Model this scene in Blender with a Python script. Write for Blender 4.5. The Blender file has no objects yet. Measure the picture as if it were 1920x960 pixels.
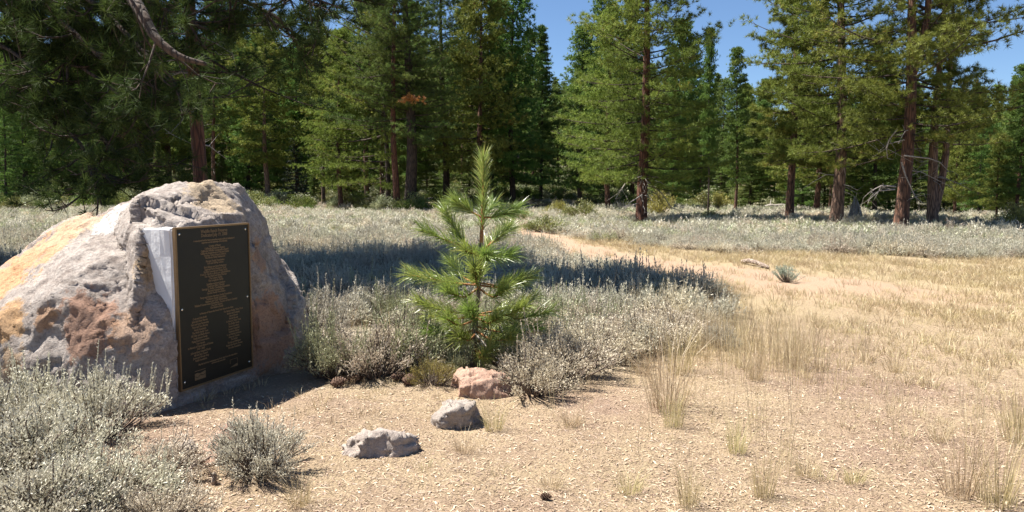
import bpy, bmesh, math, random
import numpy as np
from mathutils import Vector, noise as mnoise

S = bpy.context.scene
COL = S.collection
rad = math.radians
# ------------------------------------------------------------------ camera, sky, sun, exposure
F = 1478.0
PITCH = rad(5.1)
CAMZ = 1.6
cam_d = bpy.data.cameras.new('camera'); cam = bpy.data.objects.new('camera', cam_d); COL.objects.link(cam)
cam.location = (0, 0, CAMZ); cam.rotation_euler = (rad(90) - PITCH, 0, 0)
cam_d.sensor_width = 36; cam_d.lens = 36 * F / 1920; cam_d.clip_end = 3000; cam_d.clip_start = 0.05
S.camera = cam
SUN_EL, SUN_BACK = rad(62), rad(12)          # sun on the left, a little beyond the boulder
sv = Vector((-math.cos(SUN_BACK) * math.cos(SUN_EL), math.sin(SUN_BACK) * math.cos(SUN_EL), math.sin(SUN_EL)))
W = bpy.data.worlds.new('World'); S.world = W; W.use_nodes = True
nt = W.node_tree; bg = nt.nodes['Background']
sky = nt.nodes.new('ShaderNodeTexSky'); sky.sky_type = 'NISHITA'; sky.sun_disc = False
sky.sun_elevation = SUN_EL; sky.sun_rotation = math.atan2(sv.x, sv.y)
sky.altitude = 1800; sky.air_density = 1.0; sky.dust_density = 0.0; sky.ozone_density = 6.0
nt.links.new(sky.outputs[0], bg.inputs[0]); bg.inputs[1].default_value = 0.052
sl = bpy.data.lights.new('sun', 'SUN'); so = bpy.data.objects.new('sun', sl); COL.objects.link(so)
sl.energy = 5.0; sl.angle = rad(0.53); sl.color = (1, 0.95, 0.86)
so.rotation_euler = sv.to_track_quat('Z', 'Y').to_euler()
S.view_settings.view_transform = 'Standard'; S.view_settings.look = 'None'
S.view_settings.exposure = 1.5; S.view_settings.gamma = 1
S.cycles.max_bounces = 6; S.cycles.diffuse_bounces = 3; S.cycles.transmission_bounces = 4; S.cycles.transparent_max_bounces = 4
S.cycles.use_denoising = True

# ------------------------------------------------------------------ helpers
R0 = np.random.default_rng(7)
random.seed(7)

def sstep(a, b, x):
    t = np.clip((np.asarray(x, float) - a) / (b - a), 0, 1)
    return t * t * (3 - 2 * t)

def hgt(x, y):
    """terrain height"""
    x = np.asarray(x, float); y = np.asarray(y, float)
    near = 0.025 * np.sin(0.9 * x + 1.3) * np.cos(0.7 * y + .4) + 0.015 * np.sin(2.3 * x - 1.4 * y) + 0.008 * np.sin(5.1 * x + 3.7 * y)
    mid = 0.12 * np.sin(0.21 * x + 0.13 * y) * sstep(16, 40, y)
    yy = np.clip(y, 45, 190) - 45
    rise = 0.00085 * yy ** 2 * (1 - 0.86 * sstep(-6, 22, x - 0.12 * y))
    return near + mid + rise

def P(px, py, Y):
    """world point at depth Y that the photograph shows at (px, py)"""
    a = (px - 960) / F; b = (480 - py) / F
    dy = math.cos(PITCH) + b * math.sin(PITCH); dz = -math.sin(PITCH) + b * math.cos(PITCH)
    k = Y / dy
    return Vector((a * k, Y, CAMZ + dz * k))

def G(px, py):
    """ground point seen at (px, py)"""
    a = (px - 960) / F; b = (480 - py) / F
    dy = math.cos(PITCH) + b * math.sin(PITCH); dz = -math.sin(PITCH) + b * math.cos(PITCH)
    ks = np.concatenate([np.arange(1, 40, .02), np.arange(40, 400, .1)])
    below = np.nonzero(CAMZ + dz * ks <= hgt(a * ks, dy * ks))[0]
    k = float(ks[below[0]]) if len(below) else 120.0
    z = float(hgt(a * k, dy * k))
    return Vector((a * k, dy * k, z))

def px_of(p):
    v = Vector(p) - Vector((0, 0, CAMZ))
    d = v.y * math.cos(PITCH) - v.z * math.sin(PITCH); u = v.y * math.sin(PITCH) + v.z * math.cos(PITCH)
    return 960 + F * v.x / d, 480 - F * u / d

def mesh_np(name, V, T, mats, tint=None, mi=None, smooth=False, quads=None):
    V = np.asarray(V, np.float32).reshape(-1, 3)
    T = np.asarray(T if T is not None else np.zeros((0, 3)), np.int32).reshape(-1, 3)
    nq = 0 if quads is None else len(quads)
    m = bpy.data.meshes.new(name)
    m.vertices.add(len(V)); m.vertices.foreach_set('co', V.ravel())
    m.loops.add(len(T) * 3 + nq * 4)
    idx = T.ravel() if nq == 0 else np.concatenate([T.ravel(), np.asarray(quads, np.int32).ravel()])
    m.loops.foreach_set('vertex_index', idx.astype(np.int32))
    m.polygons.add(len(T) + nq)
    st = np.concatenate([np.arange(len(T)) * 3, len(T) * 3 + np.arange(nq) * 4]).astype(np.int32)
    m.polygons.foreach_set('loop_start', st)
    for M in mats: m.materials.append(M)
    if mi is not None: m.polygons.foreach_set('material_index', np.asarray(mi, np.int32))
    m.polygons.foreach_set('use_smooth', np.full(len(T) + nq, bool(smooth)))
    if tint is not None:
        at = m.attributes.new('tint', 'FLOAT', 'POINT'); at.data.foreach_set('value', np.asarray(tint, np.float32))
    m.update(calc_edges=True)
    return m

def link(name, data, parent=None, loc=None, rz=0, sc=None):
    o = bpy.data.objects.new(name, data); COL.objects.link(o)
    if parent: o.parent = parent
    if loc is not None: o.location = loc
    if rz: o.rotation_euler = (0, 0, rz)
    if sc: o.scale = (sc, sc, sc) if not isinstance(sc, (tuple, list)) else sc
    return o

def thing(name, label, cat, loc, rz=0, sc=None, group=None):
    o = link(name, None, None, loc, rz, sc); tag(o, label, cat, group); o.empty_display_size = 0.1
    return o

def tag(o, label=None, cat=None, group=None, kind=None):
    if label: o['label'] = label
    if cat: o['category'] = cat
    if group: o['group'] = group
    if kind: o['kind'] = kind
    return o

class Geo:
    """collects triangles"""
    def __init__(s): s.V = []; s.T = []; s.t = []; s.m = []; s.n = 0
    def add(s, V, T, tint=0.5, mat=0):
        V = np.asarray(V, float).reshape(-1, 3); T = np.asarray(T, int).reshape(-1, 3)
        s.V.append(V); s.T.append(T + s.n); s.n += len(V)
        s.t.append(np.full(len(V), tint) if np.isscalar(tint) else np.asarray(tint)); s.m.append(np.full(len(T), mat))
    def tube(s, pts, r, sides=5, tint=0.5, mat=0, cap=True):
        p = np.asarray([tuple(q) for q in pts], float); k = len(p)
        r = np.broadcast_to(np.asarray(r, float), (k,))
        d = np.gradient(p, axis=0); d /= np.linalg.norm(d, axis=1)[:, None] + 1e-9
        ref = np.array([0, 0, 1.]) if abs(d[0][2]) < .8 else np.array([1., 0, 0])
        a = np.cross(d, ref); a /= np.linalg.norm(a, axis=1)[:, None] + 1e-9; b = np.cross(d, a)
        th = np.arange(sides) * 2 * np.pi / sides
        V = p[:, None, :] + r[:, None, None] * (np.cos(th)[None, :, None] * a[:, None, :] + np.sin(th)[None, :, None] * b[:, None, :])
        i = np.arange(k - 1)[:, None] * sides; j = np.arange(sides)[None, :]; jn = (j + 1) % sides
        A = (i + j).ravel(); B = (i + jn).ravel(); C = (i + sides + jn).ravel(); D = (i + sides + j).ravel()
        T = np.concatenate([np.stack([A, C, B], 1), np.stack([A, D, C], 1)])
        V = V.reshape(-1, 3)
        if cap:
            V = np.concatenate([V, p[-1:] + d[-1:] * r[-1]]); e = (k - 1) * sides
            T = np.concatenate([T, np.stack([e + jn[0], np.full(sides, k * sides), e + j[0]], 1)[:, ::-1]])
        s.add(V, T, tint, mat)
    def mesh(s, name, mats, smooth=False):
        if not s.V: return mesh_np(name, np.zeros((0, 3)), np.zeros((0, 3)), mats)
        return mesh_np(name, np.concatenate(s.V), np.concatenate(s.T), mats, np.concatenate(s.t), np.concatenate(s.m), smooth)

def unit(v): return v / (np.linalg.norm(v, axis=-1, keepdims=True) + 1e-9)

def needles(g, C, D, n, ln, w, rng, spread=1.15, tint=None, mat=0, back=0.0):
    """n needle triangles round every tuft centre C, fanned about D"""
    C = np.asarray(C, float).reshape(-1, 3); D = unit(np.asarray(D, float).reshape(-1, 3)); k = len(C)
    if k == 0: return
    c = np.repeat(C, n, 0); d = np.repeat(D, n, 0)
    e = unit(rng.normal(size=(k * n, 3)))
    q = unit(d * (0.25 + rng.random((k * n, 1)) * 1.3) + e * spread)
    L = ln * (0.7 + 0.45 * rng.random((k * n, 1)))
    s = unit(np.cross(q, rng.normal(size=(k * n, 3)))) * w * .5
    base = c - d * back * rng.random((k * n, 1)) * 1.0
    V = np.stack([base - s, base + s, base + q * L], 1).reshape(-1, 3)
    T = np.arange(k * n * 3).reshape(-1, 3)
    tt = (rng.random(k) if tint is None else np.broadcast_to(tint, (k,)))
    tt = np.repeat(np.clip(np.repeat(tt, n) + rng.normal(0, .12, k * n), 0, 1), 3)
    g.add(V, T, tt, mat)

# ------------------------------------------------------------------ materials
def mat(name):
    m = bpy.data.materials.new(name); m.use_nodes = True
    N = m.node_tree.nodes; L = m.node_tree.links
    return m, N, L, N['Principled BSDF'], N['Material Output']

def ramp(N, L, src, stops, interp='LINEAR'):
    r = N.new('ShaderNodeValToRGB'); r.color_ramp.interpolation = interp
    el = r.color_ramp.elements
    while len(el) < len(stops): el.new(0.5)
    for e, (p, c) in zip(el, stops): e.position = p; e.color = (*c, 1) if len(c) == 3 else c
    L.new(src, r.inputs[0]); return r.outputs[0]

def mixc(N, L, fac, a, b, mode='MIX'):
    x = N.new('ShaderNodeMix'); x.data_type = 'RGBA'; x.blend_type = mode
    for s, v in ((x.inputs[0], fac), (x.inputs[6], a), (x.inputs[7], b)):
        if hasattr(v, 'is_linked'): L.new(v, s)
        elif isinstance(v, (int, float)): s.default_value = v
        else: s.default_value = (*v, 1)
    return x.outputs[2]

def mth(N, L, op, a, b=None, c=None, clamp=False):
    x = N.new('ShaderNodeMath'); x.operation = op; x.use_clamp = clamp
    for s, v in zip(x.inputs, (a, b, c)):
        if v is None: continue
        if hasattr(v, 'is_linked'): L.new(v, s)
        else: s.default_value = v
    return x.outputs[0]

def tex(N, L, kind, scale, vec=None, **kw):
    t = N.new(kind)
    if 'Scale' in t.inputs: t.inputs['Scale'].default_value = scale
    for k, v in kw.items():
        if k in t.inputs: t.inputs[k].default_value = v
        else: setattr(t, k, v)
    if vec is not None: L.new(vec, t.inputs['Vector'])
    return t

def coords(N, L, which='Object', scale=None):
    c = N.new('ShaderNodeTexCoord').outputs[which]
    if scale:
        mp = N.new('ShaderNodeMapping'); mp.inputs['Scale'].default_value = scale; L.new(c, mp.inputs[0]); c = mp.outputs[0]
    return c

def leaf_mat(name, stops, transl=0.3, rough=0.55, gloss=0.06, obj_var=0.25):
    m, N, L, b, out = mat(name)
    at = N.new('ShaderNodeAttribute'); at.attribute_name = 'tint'
    col = ramp(N, L, at.outputs['Fac'], stops)
    oi = N.new('ShaderNodeObjectInfo')
    hs = N.new('ShaderNodeHueSaturation'); L.new(col, hs.inputs['Color'])
    L.new(mth(N, L, 'MULTIPLY_ADD', oi.outputs['Random'], obj_var, 1 - obj_var / 2), hs.inputs['Value'])
    L.new(mth(N, L, 'MULTIPLY_ADD', oi.outputs['Random'], 0.03, 0.485), hs.inputs['Hue'])
    d = N.new('ShaderNodeBsdfDiffuse'); t = N.new('ShaderNodeBsdfTranslucent'); gl = N.new('ShaderNodeBsdfGlossy')
    gl.inputs['Roughness'].default_value = rough
    L.new(hs.outputs[0], d.inputs[0]); L.new(hs.outputs[0], t.inputs[0])
    a = N.new('ShaderNodeMixShader'); a.inputs[0].default_value = transl; L.new(d.outputs[0], a.inputs[1]); L.new(t.outputs[0], a.inputs[2])
    c = N.new('ShaderNodeMixShader'); c.inputs[0].default_value = gloss; L.new(a.outputs[0], c.inputs[1]); L.new(gl.outputs[0], c.inputs[2])
    N.remove(b); L.new(c.outputs[0], out.inputs[0])
    return m

M_PINE = leaf_mat('pine_needles', [(0, (.11, .145, .028)), (.5, (.175, .22, .042)), (.95, (.255, .295, .062)), (1, (.34, .27, .07))], transl=.3, gloss=.02)
M_PINE_G = leaf_mat('bright_pine_needles', [(0, (.075, .135, .032)), (.5, (.12, .20, .046)), (1, (.18, .27, .05))], transl=.36, gloss=.02)
M_PINE_D = leaf_mat('blue_green_needles', [(0, (.07, .105, .027)), (.5, (.115, .16, .038)), (1, (.18, .22, .052))], transl=.34, gloss=.02)
M_FIR = leaf_mat('fir_needles', [(0, (.022, .045, .026)), (.6, (.038, .07, .038)), (1, (.06, .10, .05))])
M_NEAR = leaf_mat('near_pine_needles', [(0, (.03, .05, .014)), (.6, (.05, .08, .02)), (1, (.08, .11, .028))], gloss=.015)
M_SAP = leaf_mat('sapling_needles', [(0, (.13, .19, .035)), (.5, (.22, .30, .055)), (.85, (.33, .40, .10)), (1, (.43, .37, .11))], transl=.4, gloss=0.1, rough=.4, obj_var=0)
M_RUST = leaf_mat('rust_needles', [(0, (.42, .2, .04)), (1, (.55, .3, .06))])
M_SAGE = leaf_mat('sage_leaves', [(0, (.31, .29, .21)), (.35, (.46, .43, .33)), (.75, (.58, .545, .435)), (1, (.69, .645, .53))], transl=.3)
M_SAGE_G = leaf_mat('green_sage_leaves', [(0, (.2, .22, .11)), (.5, (.32, .34, .19)), (1, (.46, .46, .29))], transl=.2)
M_SAGE_P = leaf_mat('pale_dry_sage', [(0, (.36, .30, .21)), (.5, (.52, .45, .34)), (1, (.66, .58, .45))], transl=.3)
M_SAGE_F = leaf_mat('meadow_sage', [(0, (.29, .275, .19)), (.4, (.42, .40, .305)), (1, (.57, .535, .43))], transl=.35)
M_OLIVE = leaf_mat('olive_leaves', [(0, (.11, .13, .035)), (.5, (.18, .20, .055)), (1, (.30, .29, .09))])
M_YELLOW = leaf_mat('yellow_green_leaves', [(0, (.16, .14, .03)), (.5, (.28, .25, .06)), (1, (.42, .36, .10))])
M_BLUE = leaf_mat('blue_grey_leaves', [(0, (.22, .28, .2)), (1, (.4, .46, .36))])
M_GRASS = leaf_mat('dry_grass', [(0, (.33, .245, .13)), (.5, (.49, .385, .225)), (1, (.64, .54, .35))], transl=.3)
M_GRASS_G = leaf_mat('greenish_dry_grass', [(0, (.32, .26, .11)), (.5, (.47, .39, .19)), (1, (.64, .54, .32))], transl=.3)
M_STRAW = leaf_mat('straw_litter', [(0, (.17, .105, .07)), (.35, (.31, .215, .145)), (.75, (.42, .315, .215)), (1, (.52, .42, .31))], transl=0, obj_var=.5)

def wood_mat(name, c0, c1, sc=(9, 9, 1.3), bump=.6):
    m, N, L, b, out = mat(name)
    v = coords(N, L, 'Object', sc)
    vo = tex(N, L, 'ShaderNodeTexVoronoi', 1.4, v, feature='DISTANCE_TO_EDGE')
    n = tex(N, L, 'ShaderNodeTexNoise', 3, v, Detail=6, Roughness=.65)
    k = mth(N, L, 'MULTIPLY', ramp(N, L, vo.outputs[0], [(0, (0, 0, 0)), (.22, (1, 1, 1))]), mth(N, L, 'MULTIPLY_ADD', n.outputs[0], 1.3, .05), clamp=True)
    L.new(mixc(N, L, k, c0, c1), b.inputs['Base Color']); b.inputs['Roughness'].default_value = .9
    bp = N.new('ShaderNodeBump'); bp.inputs['Strength'].default_value = bump; bp.inputs['Distance'].default_value = .04
    L.new(k, bp.inputs['Height']); L.new(bp.outputs[0], b.inputs['Normal'])
    return m
M_BARK = wood_mat('red_pine_bark', (.035, .018, .013), (.22, .105, .062))
M_BARK_D = wood_mat('dark_pine_bark', (.022, .016, .013), (.105, .068, .048))
M_BARK_L = wood_mat('pale_pine_bark', (.06, .035, .025), (.33, .20, .135))
M_BARK_R = wood_mat('smooth_red_bark', (.05, .02, .013), (.20, .082, .046))
M_TWIG = wood_mat('twig_bark', (.10, .055, .03), (.24, .13, .07), (30, 30, 8), .3)
M_SHOOT = wood_mat('orange_shoot_bark', (.22, .09, .03), (.40, .19, .07), (40, 40, 20), .3)
M_DEAD = wood_mat('bleached_dead_wood', (.2, .17, .15), (.46, .42, .38), (14, 14, 14), .3)
M_STEM = wood_mat('sage_stem', (.09, .065, .05), (.22, .17, .135), (30, 30, 8), .3)
M_LOG = wood_mat('weathered_log', (.14, .10, .08), (.42, .34, .27), (10, 10, 10), .5)

def rock_mat(name, base, second, light, patches=(), scale=1.0, orange=.5, ori=None):
    """mineral colours: base / second blotches / pale crust, with stained patches at given places (object space)"""
    m, N, L, b, out = mat(name)
    v = coords(N, L, 'Object')
    n1 = tex(N, L, 'ShaderNodeTexNoise', 1.6 * scale, v, Detail=8, Roughness=.62, Distortion=.6)
    n2 = tex(N, L, 'ShaderNodeTexNoise', 9 * scale, v, Detail=9, Roughness=.7)
    n3 = tex(N, L, 'ShaderNodeTexNoise', 55 * scale, v, Detail=6, Roughness=.75)
    col = mixc(N, L, ramp(N, L, n2.outputs[0], [(.36, (0, 0, 0)), (.62, (1, 1, 1))]), base, light)
    k = ramp(N, L, n1.outputs[0], [(orange, (0, 0, 0)), (orange + .09, (1, 1, 1))])
    col = mixc(N, L, mth(N, L, 'MULTIPLY', k, .8), col, second)
    for (p, r, c, s) in patches:
        d = N.new('ShaderNodeVectorMath'); d.operation = 'DISTANCE'; L.new(v, d.inputs[0]); d.inputs[1].default_value = p
        f = mth(N, L, 'SUBTRACT', 1.0, mth(N, L, 'DIVIDE', d.outputs['Value'], r))
        f = mth(N, L, 'ADD', f, mth(N, L, 'MULTIPLY', mth(N, L, 'SUBTRACT', n2.outputs[0], .5), 2.2))
        f = mth(N, L, 'ADD', f, mth(N, L, 'MULTIPLY', mth(N, L, 'SUBTRACT', n1.outputs[0], .5), 1.6))
        f = mth(N, L, 'MULTIPLY', ramp(N, L, f, [(.12, (0, 0, 0)), (.34, (1, 1, 1))]), s)
        col = mixc(N, L, f, col, c)
    sp = ramp(N, L, n3.outputs[0], [(.3, (.5, .49, .49)), (.5, (1, 1, 1)), (.7, (1.25, 1.23, 1.2))])
    col = mixc(N, L, 1.0, col, sp, 'MULTIPLY')
    L.new(col, b.inputs['Base Color']); b.inputs['Roughness'].default_value = .92
    hh = mth(N, L, 'ADD', mth(N, L, 'MULTIPLY', n2.outputs[0], 1.0), mth(N, L, 'MULTIPLY', n3.outputs[0], .45))
    bp = N.new('ShaderNodeBump'); bp.inputs['Strength'].default_value = 1.0; bp.inputs['Distance'].default_value = .04 / scale
    L.new(hh, bp.inputs['Height']); L.new(bp.outputs[0], b.inputs['Normal'])
    return m

# ------------------------------------------------------------------ ground
PATH = [(38, 0.1, .55), (30, .45, .6), (23, 1.1, .75), (18, 2.6, 1.2), (14.6, 4.6, 2.2), (12, 6.5, 3)]
def left_sage_edge(y):
    return np.interp(y, [5.4, 6, 6.6, 7.3, 8, 9, 10.5, 12, 14.6, 18, 23, 30, 38, 60], [-.2, .45, .8, 1.35, 2.1, 2.35, 2.4, 2.3, 1.5, .9, .1, -.25, -.4, -.6])
def right_sage_edge(y):
    return np.interp(y, [15.8, 17, 18.6, 20, 23, 29, 35, 40, 60], [30, 11, 5.5, 4.0, 2.3, 1.25, .7, .3, -.2])
def zone(x, y):
    """1 where sagebrush grows, 0 on the dry grass and trodden earth"""
    x = np.asarray(x, float); y = np.asarray(y, float)
    w = .35 * np.sin(1.7 * x + .6 * y) + .25 * np.sin(2.9 * y + 1.1 * x)
    a = sstep(.5, -.5, x - left_sage_edge(y) + w * .6) * sstep(5.9, 6.7, y + .25 * w + np.where(x < -3.2, 2, 0))
    b = sstep(-.6, .6, x - right_sage_edge(y) + w) * sstep(15.5, 16.5, y)
    return np.maximum(a, b)
def path_mask(x, y):
    c = np.interp(y, [9, 12, 14.6, 18, 23, 30, 38, 42], [7, 5.2, 3.6, 2.0, 1.1, .5, .12, -.2]); w = np.interp(y, [9, 14, 18, 23, 30, 38], [2.2, 1.7, 1.0, .8, .6, .55])
    return sstep(1.25, .55, np.abs(x - c) / w) * sstep(44, 38, y) * sstep(8, 13, y)

xs = np.unique(np.concatenate([np.linspace(-900, -60, 16), np.linspace(-60, -14, 40), np.arange(-14, 14, .22), np.linspace(14, 60, 40), np.linspace(60, 900, 16)]))
ys = np.unique(np.concatenate([np.linspace(-300, -5, 14), np.arange(-5, 3, .5), np.arange(3, 20, .15), np.arange(20, 60, .4), np.arange(60, 200, 2.5), np.linspace(200, 1500, 20)]))
XX, YY = np.meshgrid(xs, ys); ZZ = hgt(XX, YY)
V = np.stack([XX, YY, ZZ], -1).reshape(-1, 3)
i = np.arange(len(ys) - 1)[:, None] * len(xs); j = np.arange(len(xs) - 1)[None, :]
Q = np.stack([(i + j).ravel(), (i + j + 1).ravel(), (i + j + 1 + len(xs)).ravel(), (i + j + len(xs)).ravel()], 1)

def ground_mat():
    m, N, L, b, out = mat('meadow_ground')
    v = coords(N, L, 'Object')
    def att(nm):
        a = N.new('ShaderNodeAttribute'); a.attribute_name = nm; return a.outputs['Fac']
    n0 = tex(N, L, 'ShaderNodeTexNoise', .5, v, Detail=6, Roughness=.6)
    n1 = tex(N, L, 'ShaderNodeTexNoise', 3.2, v, Detail=8, Roughness=.68)
    n2 = tex(N, L, 'ShaderNodeTexNoise', 42, v, Detail=6, Roughness=.75, Distortion=1.2)
    n3 = tex(N, L, 'ShaderNodeTexVoronoi', 55, v, Randomness=1.0)
    litter = ramp(N, L, n2.outputs[0], [(.26, (.10, .07, .045)), (.44, (.26, .19, .125)), (.6, (.37, .285, .19)), (.78, (.49, .40, .295))])
    litter = mixc(N, L, ramp(N, L, n1.outputs[0], [(.4, (0, 0, 0)), (.66, (.75, .75, .75))]), litter, (.34, .26, .165))
    litter = mixc(N, L, ramp(N, L, n0.outputs[0], [(.46, (0, 0, 0)), (.62, (.8, .8, .8))]), litter, (.24, .165, .125))
    grass = ramp(N, L, n2.outputs[0], [(.25, (.22, .16, .09)), (.55, (.34, .265, .165)), (.8, (.45, .37, .25))])
    col = mixc(N, L, att('far_grass'), litter, grass)
    path = ramp(N, L, n2.outputs[0], [(.25, (.27, .175, .12)), (.6, (.39, .275, .195)), (.8, (.46, .345, .25))])
    col = mixc(N, L, mth(N, L, 'MULTIPLY', att('path'), mth(N, L, 'MULTIPLY_ADD', n1.outputs[0], .9, .45), clamp=True), col, path)
    sage = ramp(N, L, n2.outputs[0], [(.3, (.13, .105, .07)), (.5, (.24, .205, .145)), (.75, (.34, .30, .22))])
    col = mixc(N, L, att('sage'), col, sage)
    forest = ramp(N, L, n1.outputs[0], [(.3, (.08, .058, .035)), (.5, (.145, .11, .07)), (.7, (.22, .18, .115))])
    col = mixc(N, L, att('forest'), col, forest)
    L.new(col, b.inputs['Base Color']); b.inputs['Roughness'].default_value = .95; b.inputs['Specular IOR Level'].default_value = .2
    hh = mth(N, L, 'ADD', n2.outputs[0], mth(N, L, 'MULTIPLY', n3.outputs[0], .7))
    bp = N.new('ShaderNodeBump'); bp.inputs['Strength'].default_value = .9; bp.inputs['Distance'].default_value = .02
    L.new(hh, bp.inputs['Height']); L.new(bp.outputs[0], b.inputs['Normal'])
    return m
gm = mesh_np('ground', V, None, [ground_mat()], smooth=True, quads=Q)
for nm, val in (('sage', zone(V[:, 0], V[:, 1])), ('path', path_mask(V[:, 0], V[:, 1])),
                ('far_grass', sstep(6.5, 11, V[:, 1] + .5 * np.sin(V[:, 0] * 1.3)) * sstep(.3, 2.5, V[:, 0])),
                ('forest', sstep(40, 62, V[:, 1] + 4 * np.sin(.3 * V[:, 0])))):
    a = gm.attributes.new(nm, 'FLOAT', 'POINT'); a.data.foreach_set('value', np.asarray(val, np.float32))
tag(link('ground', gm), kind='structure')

# ------------------------------------------------------------------ boulder
def hull_bm(bm, pts):
    b2 = bmesh.new()
    for p in pts: b2.verts.new(p)
    r = bmesh.ops.convex_hull(b2, input=b2.verts)
    bmesh.ops.delete(b2, geom=list({e for e in r['geom_interior'] + r['geom_unused'] if isinstance(e, bmesh.types.BMVert)}), context='VERTS')
    t = bpy.data.meshes.new('tmp'); b2.to_mesh(t); bm.from_mesh(t); bpy.data.meshes.remove(t); b2.free()

def rock_from_hulls(name, hulls, voxel, amps, m, smooth_it=4, origin=None, seed=0, post=None, facets=()):
    bm = bmesh.new()
    for h in hulls: hull_bm(bm, h)
    me = bpy.data.meshes.new('tmp'); bm.to_mesh(me); bm.free()
    o = bpy.data.objects.new('tmp', me); COL.objects.link(o)
    md = o.modifiers.new('r', 'REMESH'); md.mode = 'VOXEL'; md.voxel_size = voxel
    sm = o.modifiers.new('s', 'SMOOTH'); sm.iterations = smooth_it; sm.factor = .5
    dg = bpy.context.evaluated_depsgraph_get(); me2 = bpy.data.meshes.new_from_object(o.evaluated_get(dg))
    bpy.data.objects.remove(o); bpy.data.meshes.remove(me)
    off = Vector((seed * 7.3, seed * 3.1, 0))
    me2.update()
    nV = len(me2.vertices); co = np.empty(nV * 3); me2.vertices.foreach_get('co', co); co = co.reshape(-1, 3)
    rg = np.random.default_rng(seed + 40)
    for (ns, clampd, jit) in facets:                  # break the surface into flat fracture planes
        no = np.empty(nV * 3); me2.vertices.foreach_get('normal', no); no = no.reshape(-1, 3)
        sd = rg.choice(nV, ns, replace=False); sp_ = co[sd]; sn = unit(no[sd] + rg.normal(0, jit, (ns, 3)))
        wob = np.array([mnoise.noise_vector(Vector(c) * 5 + off) for c in co]) * .09
        best = np.full(nV, 1e9); bi = np.zeros(nV, int)
        for q in range(ns):
            d2 = ((co + wob - sp_[q]) ** 2).sum(1) + 3.5 * np.clip(.75 - no @ sn[q], 0, 2)
            k = d2 < best; best[k] = d2[k]; bi[k] = q
        dd = ((sp_[bi] - co) * sn[bi]).sum(1)
        co = co + no * np.clip(dd, -clampd, clampd)[:, None] * .92
        me2.vertices.foreach_set('co', co.ravel()); me2.update()
    nv = [v.normal.copy() for v in me2.vertices]
    for v, n in zip(me2.vertices, nv):
        p = v.co + off; d = 0
        for (f, a, kind) in amps:
            q = p * f
            if kind == 'n': d += a * mnoise.noise(q)
            elif kind == 'r': d += a * (1 - 2 * abs(mnoise.noise(q)))
            elif kind == 'v': d += a * (mnoise.voronoi(q)[0][1] - mnoise.voronoi(q)[0][0])
            else:                                   # stepped, layered breakage
                t = mnoise.noise(q) * 3; d += a * (math.floor(t) + min(1, (t - math.floor(t)) * 4))
        v.co += n * d
        if post: post(v)
    org = Vector(origin) if origin else Vector((0, 0, 0))
    for v in me2.vertices: v.co -= org
    me2.materials.clear(); me2.materials.append(m)
    me2.polygons.foreach_set('use_smooth', np.ones(len(me2.polygons), bool)); me2.name = name; me2.update()
    return link(name, me2, None, org)

PL = Vector((-2.427, 5.64, .1)); PR = Vector((-2.155, 6.42, .1))
PT = math.atan2(PR.y - PL.y, PR.x - PL.x); PW = (PR - PL).length; PH = 1.2
PN = Vector((math.sin(PT), -math.cos(PT), 0)); PD = Vector((math.cos(PT), math.sin(PT), 0))
def onface(u, z, off):                     # u along the plaque from its near edge, off towards the viewer's right
    q = PL + PD * u + PN * off; return Vector((q.x, q.y, z))
BORG = (-3.1, 6.5, 0)
hA = [onface(-.07, -.2, .05), onface(-.06, .08, .04), onface(-.05, .35, .0), onface(-.03, 1.24, -.25), onface(.0, 1.30, -.24), onface(.86, 1.28, -.17), onface(.9, .0, -.06), onface(.9, -.2, -.04),
      P(300, 362, 6.3), P(340, 347, 6.45), P(385, 341, 6.6), P(440, 350, 6.85), P(466, 377, 7.0), P(484, 402, 7.1), P(487, 450, 7.15), onface(1.35, -.2, -.05), onface(1.35, 1.0, -.18),
      Vector((-3.9, 7.7, .95)), Vector((-2.6, 8.0, .9)), Vector((-2.4, 8.1, -.2)), Vector((-4.4, 7.9, -.2)),
      P(205, 402, 6.6), P(245, 470, 5.85), P(265, 520, 5.66), P(255, 640, 5.42), P(262, 772, 5.36)]
hB = [P(205, 404, 6.6), P(150, 412, 6.75), P(115, 418, 6.8), P(60, 462, 6.6), P(0, 520, 6.35), P(-70, 585, 6.2), P(-85, 650, 6.1), P(-60, 740, 5.75), P(20, 745, 5.5), P(130, 765, 5.38), P(258, 775, 5.36),
      P(250, 640, 5.43), P(130, 560, 5.5), P(40, 590, 5.6), P(-10, 610, 5.66), P(235, 500, 5.75), P(140, 500, 5.75), Vector((-4.9, 7.6, .5)), Vector((-5.0, 7.7, -.2)), Vector((-3.6, 8, -.2)),
      Vector((-4.6, 5.7, -.2)), Vector((-3.0, 5.35, -.2))]
hC = [onface(.86, 1.10, -.14), onface(.95, 1.08, -.08), P(494, 468, 7.0), P(522, 512, 7.05), P(556, 562, 7.1), P(577, 612, 7.15), P(577, 660, 7.1), P(568, 712, 6.95), P(520, 716, 6.7), onface(.92, .5, .0), onface(.92, .85, -.06),
      Vector((-2.0, 7.9, -.2)), Vector((-2.3, 7.9, .8)), P(568, 730, 6.9), onface(.95, -.1, .0)]
def rel(p): return tuple(Vector(p) - Vector(BORG))
hD = [onface(.10, 1.08, -.03), onface(.12, 1.31, -.05), onface(.5, 1.34, -.06), onface(.86, 1.08, -.03), onface(.86, 1.31, -.05), onface(.1, 1.0, -.5), onface(.86, 1.0, -.5), onface(.15, 1.5, -.5), onface(.8, 1.5, -.5)]
def seat_plaque(v):                       # the rock is dressed flat where the plaque is fixed
    q = v.co - PL; u = q.dot(PD); o = q.dot(PN)
    if -.03 < u < PW + .03 and .06 < v.co.z < PH + .12 and o > -.03: v.co -= PN * (o + .03)
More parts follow.
